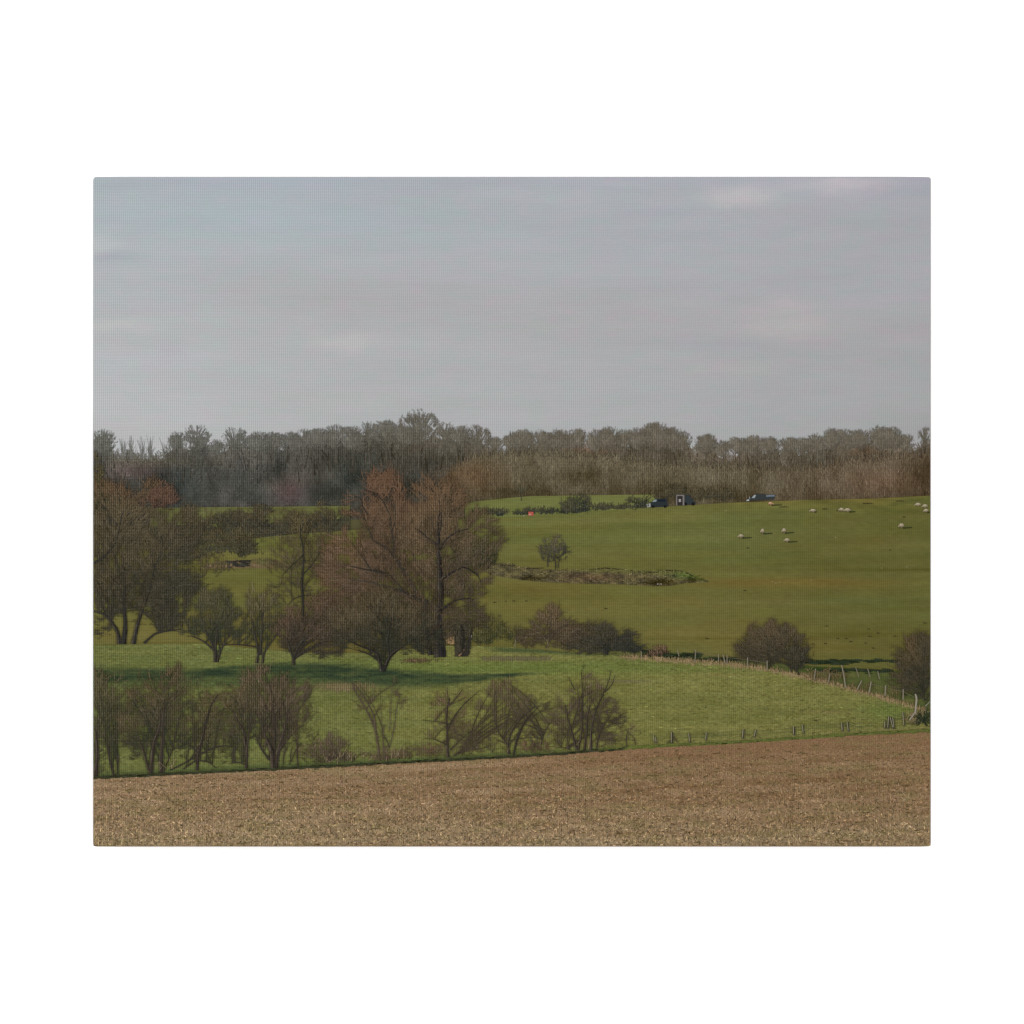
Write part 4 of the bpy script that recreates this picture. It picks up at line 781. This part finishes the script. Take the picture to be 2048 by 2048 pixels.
# ------------------------------------------------------------------ front row of bare shrubs
FT = (46, 40, 34)
fr = [
 ('bare dark shrub cut off by the left edge', [([(192, 1554), (196, 1500), (192, 1460)], (13, 9, 5)), ([(228, 1552), (220, 1520), (216, 1490)], (7, 4, 3)), ([(236, 1551), (238, 1510)], (4, 3))], [(200, 1440, 40, 70), (225, 1410, 40, 40), (205, 1500, 36, 40), (196, 1360, 20, 34)], (50, 50, 36), (90, 82, 56), 420, 1500, 700),
 ('broad dark shrub second from the left edge', [([(302, 1548), (304, 1500), (318, 1460), (322, 1420)], (13, 10, 7, 4)), ([(322, 1548), (324, 1500), (326, 1450), (330, 1400)], (10, 9, 7, 4)), ([(300, 1540), (286, 1500), (276, 1470)], (7, 5, 3)), ([(326, 1545), (346, 1500), (352, 1460)], (4, 3, 2))], [(300, 1430, 60, 60), (330, 1390, 60, 56), (345, 1440, 44, 60), (310, 1490, 66, 34), (330, 1350, 34, 30), (270, 1450, 34, 60)], (48, 48, 36), (94, 80, 56), 900, 2600, 1500),
 ('leaning shrub whose low boughs sweep the ground', [([(395, 1540), (396, 1516), (404, 1480), (410, 1450), (422, 1410), (436, 1390)], (9, 8, 8, 6, 4, 2.5)), ([(340, 1540), (370, 1526), (394, 1512), (430, 1494), (455, 1490), (476, 1498)], (3, 4, 5, 4, 3, 2)), ([(395, 1520), (420, 1524), (432, 1536)], (3, 2.5, 2)), ([(398, 1506), (380, 1490), (356, 1480)], (4, 3, 2)), ([(366, 1538), (390, 1522), (400, 1514)], (3, 3.5, 4))], [(420, 1410, 44, 40), (400, 1460, 44, 40), (440, 1440, 36, 40), (410, 1505, 50, 20)], (52, 50, 36), (96, 84, 56), 480, 1000, 300),
 ('narrow shrub just left of the thick pinkish one', [([(494, 1536), (494, 1500), (488, 1465), (476, 1440), (464, 1420)], (9, 8, 7, 4, 2.5)), ([(494, 1510), (500, 1460), (500, 1430)], (6, 4, 2.5)), ([(462, 1526), (480, 1524), (492, 1530)], (3, 2.6, 2.4))], [(480, 1420, 34, 40), (500, 1450, 30, 50), (470, 1470, 24, 40), (500, 1390, 24, 24)], (52, 50, 38), (98, 84, 58), 380, 1000, 420),
 ('thick pinkish-brown shrub, the fullest of the left group', [([(546, 1535), (546, 1500), (530, 1470), (522, 1440)], (16, 13, 6, 4)), ([(552, 1535), (556, 1500), (568, 1460), (576, 1420)], (12, 11, 6, 4)), ([(548, 1500), (549, 1460), (548, 1410)], (8, 6, 4)), ([(560, 1500), (580, 1470), (606, 1450)], (7, 5, 2.4)), ([(540, 1520), (522, 1496), (512, 1470)], (6, 4, 2))], [(540, 1390, 50, 50), (570, 1380, 50, 40), (545, 1440, 50, 50), (585, 1420, 40, 40), (520, 1350, 30, 26), (500, 1400, 26, 40), (545, 1480, 34, 30), (600, 1400, 30, 40)], (52, 46, 36), (104, 88, 66), 900, 2900, 1300),
 ('thin wispy stem right of the pinkish shrub', [([(596, 1532), (594, 1500), (596, 1470), (592, 1440)], (4, 3, 2, 1.5)), ([(566, 1530), (568, 1505)], (3, 1.5)), ([(580, 1530), (582, 1510)], (2.4, 1.4))], [(594, 1470, 14, 40)], (60, 56, 40), (100, 86, 60), 60, 110, 40),
 ('spindly leaning shrub of bare stems, standing alone', [([(760, 1522), (757, 1496), (752, 1460), (744, 1440), (728, 1410), (708, 1380), (706, 1366)], (5, 5, 5.5, 5, 4, 3, 1.4)), ([(752, 1460), (748, 1430), (734, 1402), (716, 1376), (704, 1364)], (5, 4, 3.4, 2.6, 1.2)), ([(770, 1520), (766, 1480), (768, 1450)], (4, 3, 2)), ([(778, 1500), (788, 1460), (794, 1410), (802, 1388)], (2, 2.4, 2, 1.2)), ([(780, 1460), (782, 1400), (785, 1366)], (2, 1.6, 1)), ([(764, 1450), (762, 1400), (760, 1376)], (1.6, 1.4, 1))], [(730, 1400, 26, 34), (785, 1410, 26, 44), (770, 1480, 26, 30), (716, 1378, 16, 14)], (66, 58, 44), (98, 84, 62), 70, 150, 30),
 ('upright shrub with a straight central stem', [([(895, 1514), (894, 1480), (893, 1440), (896, 1410), (899, 1396)], (9, 7, 5, 4, 2.4)), ([(899, 1410), (912, 1396), (926, 1378)], (3.4, 2.6, 1.4)), ([(899, 1410), (896, 1390), (894, 1375)], (2.6, 1.8, 1)), ([(896, 1460), (912, 1428), (930, 1406), (960, 1380)], (4, 3.4, 2.6, 1.2)), ([(893, 1490), (872, 1478), (848, 1476)], (3, 2, 1.2)), ([(893, 1446), (866, 1442), (846, 1440)], (2, 1.6, 1)), ([(900, 1500), (920, 1480), (945, 1460)], (3, 2, 1.4))], [(880, 1480, 36, 30), (920, 1450, 36, 46), (900, 1430, 40, 40), (935, 1480, 30, 26), (930, 1400, 24, 20)], (62, 54, 40), (104, 86, 62), 380, 800, 460),
 ('rounded pinkish shrub in the middle of the right-hand group', [([(1018, 1508), (1018, 1480), (1030, 1450), (1046, 1432), (1070, 1414)], (7, 6, 4.5, 3.6, 2)), ([(1027, 1510), (1034, 1478), (1046, 1450), (1060, 1430), (1078, 1412)], (5, 5, 4, 3, 1.8)), ([(908, 1512), (920, 1504), (940, 1500), (976, 1494)], (4, 3.4, 2.6, 1.6)), ([(1016, 1490), (1000, 1470), (988, 1440)], (4, 3, 1.8)), ([(1082, 1490), (1092, 1456), (1108, 1436)], (2.4, 2, 1.4))], [(1010, 1420, 50, 50), (1050, 1400, 46, 44), (1000, 1470, 50, 34), (1060, 1450, 40, 50), (1020, 1380, 40, 24)], (58, 52, 39), (100, 86, 62), 800, 2200, 800),
 ('large many-stemmed shrub at the right end of the row', [([(1152, 1500), (1144, 1470), (1136, 1440), (1130, 1410)], (7, 6, 4, 3)), ([(1158, 1500), (1164, 1460), (1164, 1420), (1166, 1380), (1162, 1345), (1170, 1328)], (6, 5, 3.6, 2.4, 1.8, .8)), ([(1181, 1500), (1183, 1460), (1192, 1420), (1208, 1385), (1220, 1355), (1222, 1338)], (8, 6, 4, 2.8, 2, .8)), ([(1170, 1500), (1172, 1450), (1180, 1410)], (6, 5, 3)), ([(1208, 1385), (1224, 1370), (1230, 1350)], (3, 2.2, 1.2)), ([(1142, 1500), (1128, 1494), (1110, 1496)], (2, 1.6, 1)), ([(1150, 1380), (1142, 1364), (1136, 1354)], (2.6, 2, 1)), ([(1192, 1500), (1202, 1460), (1222, 1430)], (3, 2.4, 1.6))], [(1160, 1410, 56, 46), (1190, 1430, 56, 56), (1130, 1450, 44, 44), (1220, 1450, 40, 40), (1180, 1380, 44, 26)], (56, 49, 38), (98, 84, 62), 1000, 2500, 900),
 ('small low twiggy shrub right of the big one', [([(1254, 1494), (1252, 1478), (1256, 1460)], (2.4, 1.8, 1)), ([(1271, 1490), (1270, 1478)], (2, 1.2))], [(1256, 1470, 24, 18), (1225, 1484, 30, 12)], (72, 66, 46), (108, 94, 66), 70, 170, 60)]
for k, (lab, trs, ells, dk, lt, na, nt_, nf) in enumerate(fr):
    tree('shrub', lab, trs, ells, 34 + 2 * (k % 2), 200 + k, dk, lt, FT if k != 6 else (70, 60, 48), cov=[.56, .6, .46, .5, .66, .3, .13, .36, .46, .5, .3][k], natt=int(na * .6), ntw=int(nt_ * .85), nfill=int(nf * .45), tw=(7, 17), tww=(.9, 1.5), kill=7.5, tip=.42, rmax=1.7, up=.7, rough=1.2, stems=int(5 + na * .04), sw=2.4)
clump('bramble', 'thin tangled twigs linking the left-hand shrub tops', [(240, 1400, 60, 50), (380, 1400, 60, 46), (450, 1430, 50, 60), (330, 1440, 100, 50), (610, 1440, 24, 50), (200, 1440, 30, 80)], 34, 203, (58, 56, 42), (98, 86, 62), 1900, ln=(7, 18), w=(.6, 1.0), spread=.9)
clump('bramble', 'low brown scrub around the spindly shrub', [(640, 1505, 50, 20), (740, 1512, 60, 12), (830, 1505, 50, 14), (910, 1500, 50, 14)], 34, 204, (70, 62, 48), (112, 98, 74), 1100, bottom=lambda x: ST(x) - 5, ln=(5, 14), w=(.6, 1.1), spread=.9)
clump('bramble', 'tangled undergrowth between the left-hand shrubs', [(250, 1480, 60, 50), (370, 1490, 60, 40), (450, 1470, 50, 50), (300, 1400, 90, 40), (440, 1400, 50, 40), (610, 1490, 30, 36)], 33, 190, (54, 54, 40), (92, 84, 58), 1000, bottom=lambda x: ST(x) - 4, ln=(7, 18), w=(.7, 1.3), spread=1.0)
clump('bramble', 'tangled undergrowth between the right-hand shrubs', [(950, 1485, 60, 24), (1090, 1480, 60, 30), (970, 1450, 40, 30), (1210, 1485, 40, 14)], 33, 191, (62, 56, 42), (100, 86, 62), 420, bottom=lambda x: ST(x) - 6, ln=(7, 16), w=(.7, 1.2), spread=1.0)
clump('bramble', 'purplish bramble patch in the front hedge', [(655, 1500, 42, 26), (640, 1510, 36, 20), (690, 1516, 20, 14)], 33, 90, (66, 58, 48), (104, 88, 76), 900, bottom=lambda x: ST(x) - 4, ln=(6, 16), w=(.7, 1.2))
clump('bramble', 'reddish bramble patch between two shrubs', [(800, 1510, 26, 14), (770, 1516, 26, 8), (1070, 1496, 34, 14), (860, 1500, 24, 12)], 33, 91, (78, 62, 50), (118, 96, 74), 800, bottom=lambda x: ST(x) - 6, ln=(4, 10), w=(.8, 1.3))
I = Ink(); r = np.random.default_rng(92)
for xa, xb, n in ((650, 720, 22), (770, 810, 18), (300, 350, 12), (700, 760, 14), (1000, 1200, 16)):
    n = int(n * .7); x = r.uniform(xa, xb, n); y = ST(x) - r.uniform(4, 20, n); I.strokes(x, y, x + r.normal(2, 6, n), y - r.uniform(4, 22, n), 1.2, .6, mix((104, 94, 74), (142, 124, 98), r.uniform(0, 1, n)))
o = I.build('dead_stalks', 38, M_TREE, root, 'pale dead stalks standing in the front hedge'); o['kind'] = 'stuff'

# ------------------------------------------------------------------ stubble field
def stub_col(X, Y):
    d = Y - ST(X)
    c = mix((139, 115, 87), (130, 105, 77), sm(X, 500, 1500)) + (fbm(X, Y, 60, 8, 131, 4) * 13)[..., None] * np.array([1, .95, .85])
    c = c + (fbm(X, Y, 11, 6, 133, 3) * 9)[..., None] + (fbm(X, Y + (X - 186) * .05, 260, 4, 139, 3) * 15)[..., None]
    c = mix(c, np.broadcast_to(np.array([126., 97, 71]), c.shape), sm(d, 50, 4) * sm(X, 900, 1300) * .7)
    c = mix(c, np.broadcast_to(np.array([146., 128, 98]), c.shape), sm(Y, 1590, 1690) * (.55 + .5 * fbm(X, Y, 120, 14, 135, 3)))
    c = mix(c, np.broadcast_to(np.array([116., 104, 68]), c.shape), sm(fbm(X, Y, 46, 8, 137, 3), .0, .5) * .45)
    return c
sheet('stubble_field', X0, X1, ST, Y1, stub_col, 40, M_STUBBLE, root, 'brown stubble field across the foreground', step=3., rag=1.2)
I = Ink(); r = np.random.default_rng(141); n = 26000; x = r.uniform(X0, X1, n); t = r.uniform(0, 1, n) ** .8; y = ST(x) + 1 + t * (Y1 - ST(x))
k = .5 + .9 * (y - 1470) / 220; base = stub_col(x, y)
c = base * (1 + r.normal(0, .22, (n, 1))) + r.normal(0, 2.2, (n, 3)); a = r.uniform(0, np.pi, n)
I.strokes(x, y, x + np.cos(a) * 4 * k, y - np.sin(a) * 4.5 * k, 1.5 * k, .8 * k, c)
n = 1900; x = r.uniform(X0, X1, n); y = 1500 + 190 * r.uniform(0, 1, n) ** .33; m = y > ST(x) + 6; x, y = x[m], y[m]; n = len(x); a = r.choice([0.1, 1.4, 1.8, 2.6], n) + r.normal(0, .3, n)
I.strokes(x, y, x + np.cos(a) * 5, y - np.sin(a) * 5, 1.3, .7, mix((150, 127, 101), (178, 156, 128), r.uniform(0, 1, n)))
n = 1800; x = r.uniform(X0, X1, n); y = r.uniform(1490, 1690, n); m = y > ST(x) + 6; x, y = x[m], y[m]; n = len(x)
I.strokes(x, y, x + r.normal(0, 6, n), y + r.normal(0, 1, n), 2.2, 1.2, mix((84, 66, 42), (96, 86, 54), r.uniform(0, 1, n)))
o = I.build('stubble', 41, M_PLAIN, root, 'straw stalks of the stubble'); o['kind'] = 'stuff'
# dark ditch lip above the stubble, shadow edge drawn into its tone
I = Ink(); r = np.random.default_rng(143); n = 1500; x = r.uniform(X0, 1250, n) ; y = ST(x) - 1 + r.normal(0, 1.2, n)
I.strokes(x - 5, y, x + 5, y - .4, 1.7, .9, np.array([[54, 56, 38]]) + r.normal(0, 9, (n, 1)))
n = 900; x = r.uniform(1200, X1, n); y = ST(x) - 2 + r.normal(0, 1.2, n); I.strokes(x - 5, y, x + 5, y - .4, 2, 1, mix((78, 84, 42), (104, 112, 56), r.uniform(0, 1, n)))
I.build('field_margin', 43, M_PLAIN, root, 'grassy margin with drawn shadow edge between meadow and stubble')
print('objects', len(bpy.data.objects), 'faces', sum(len(m.polygons) for m in bpy.data.meshes))
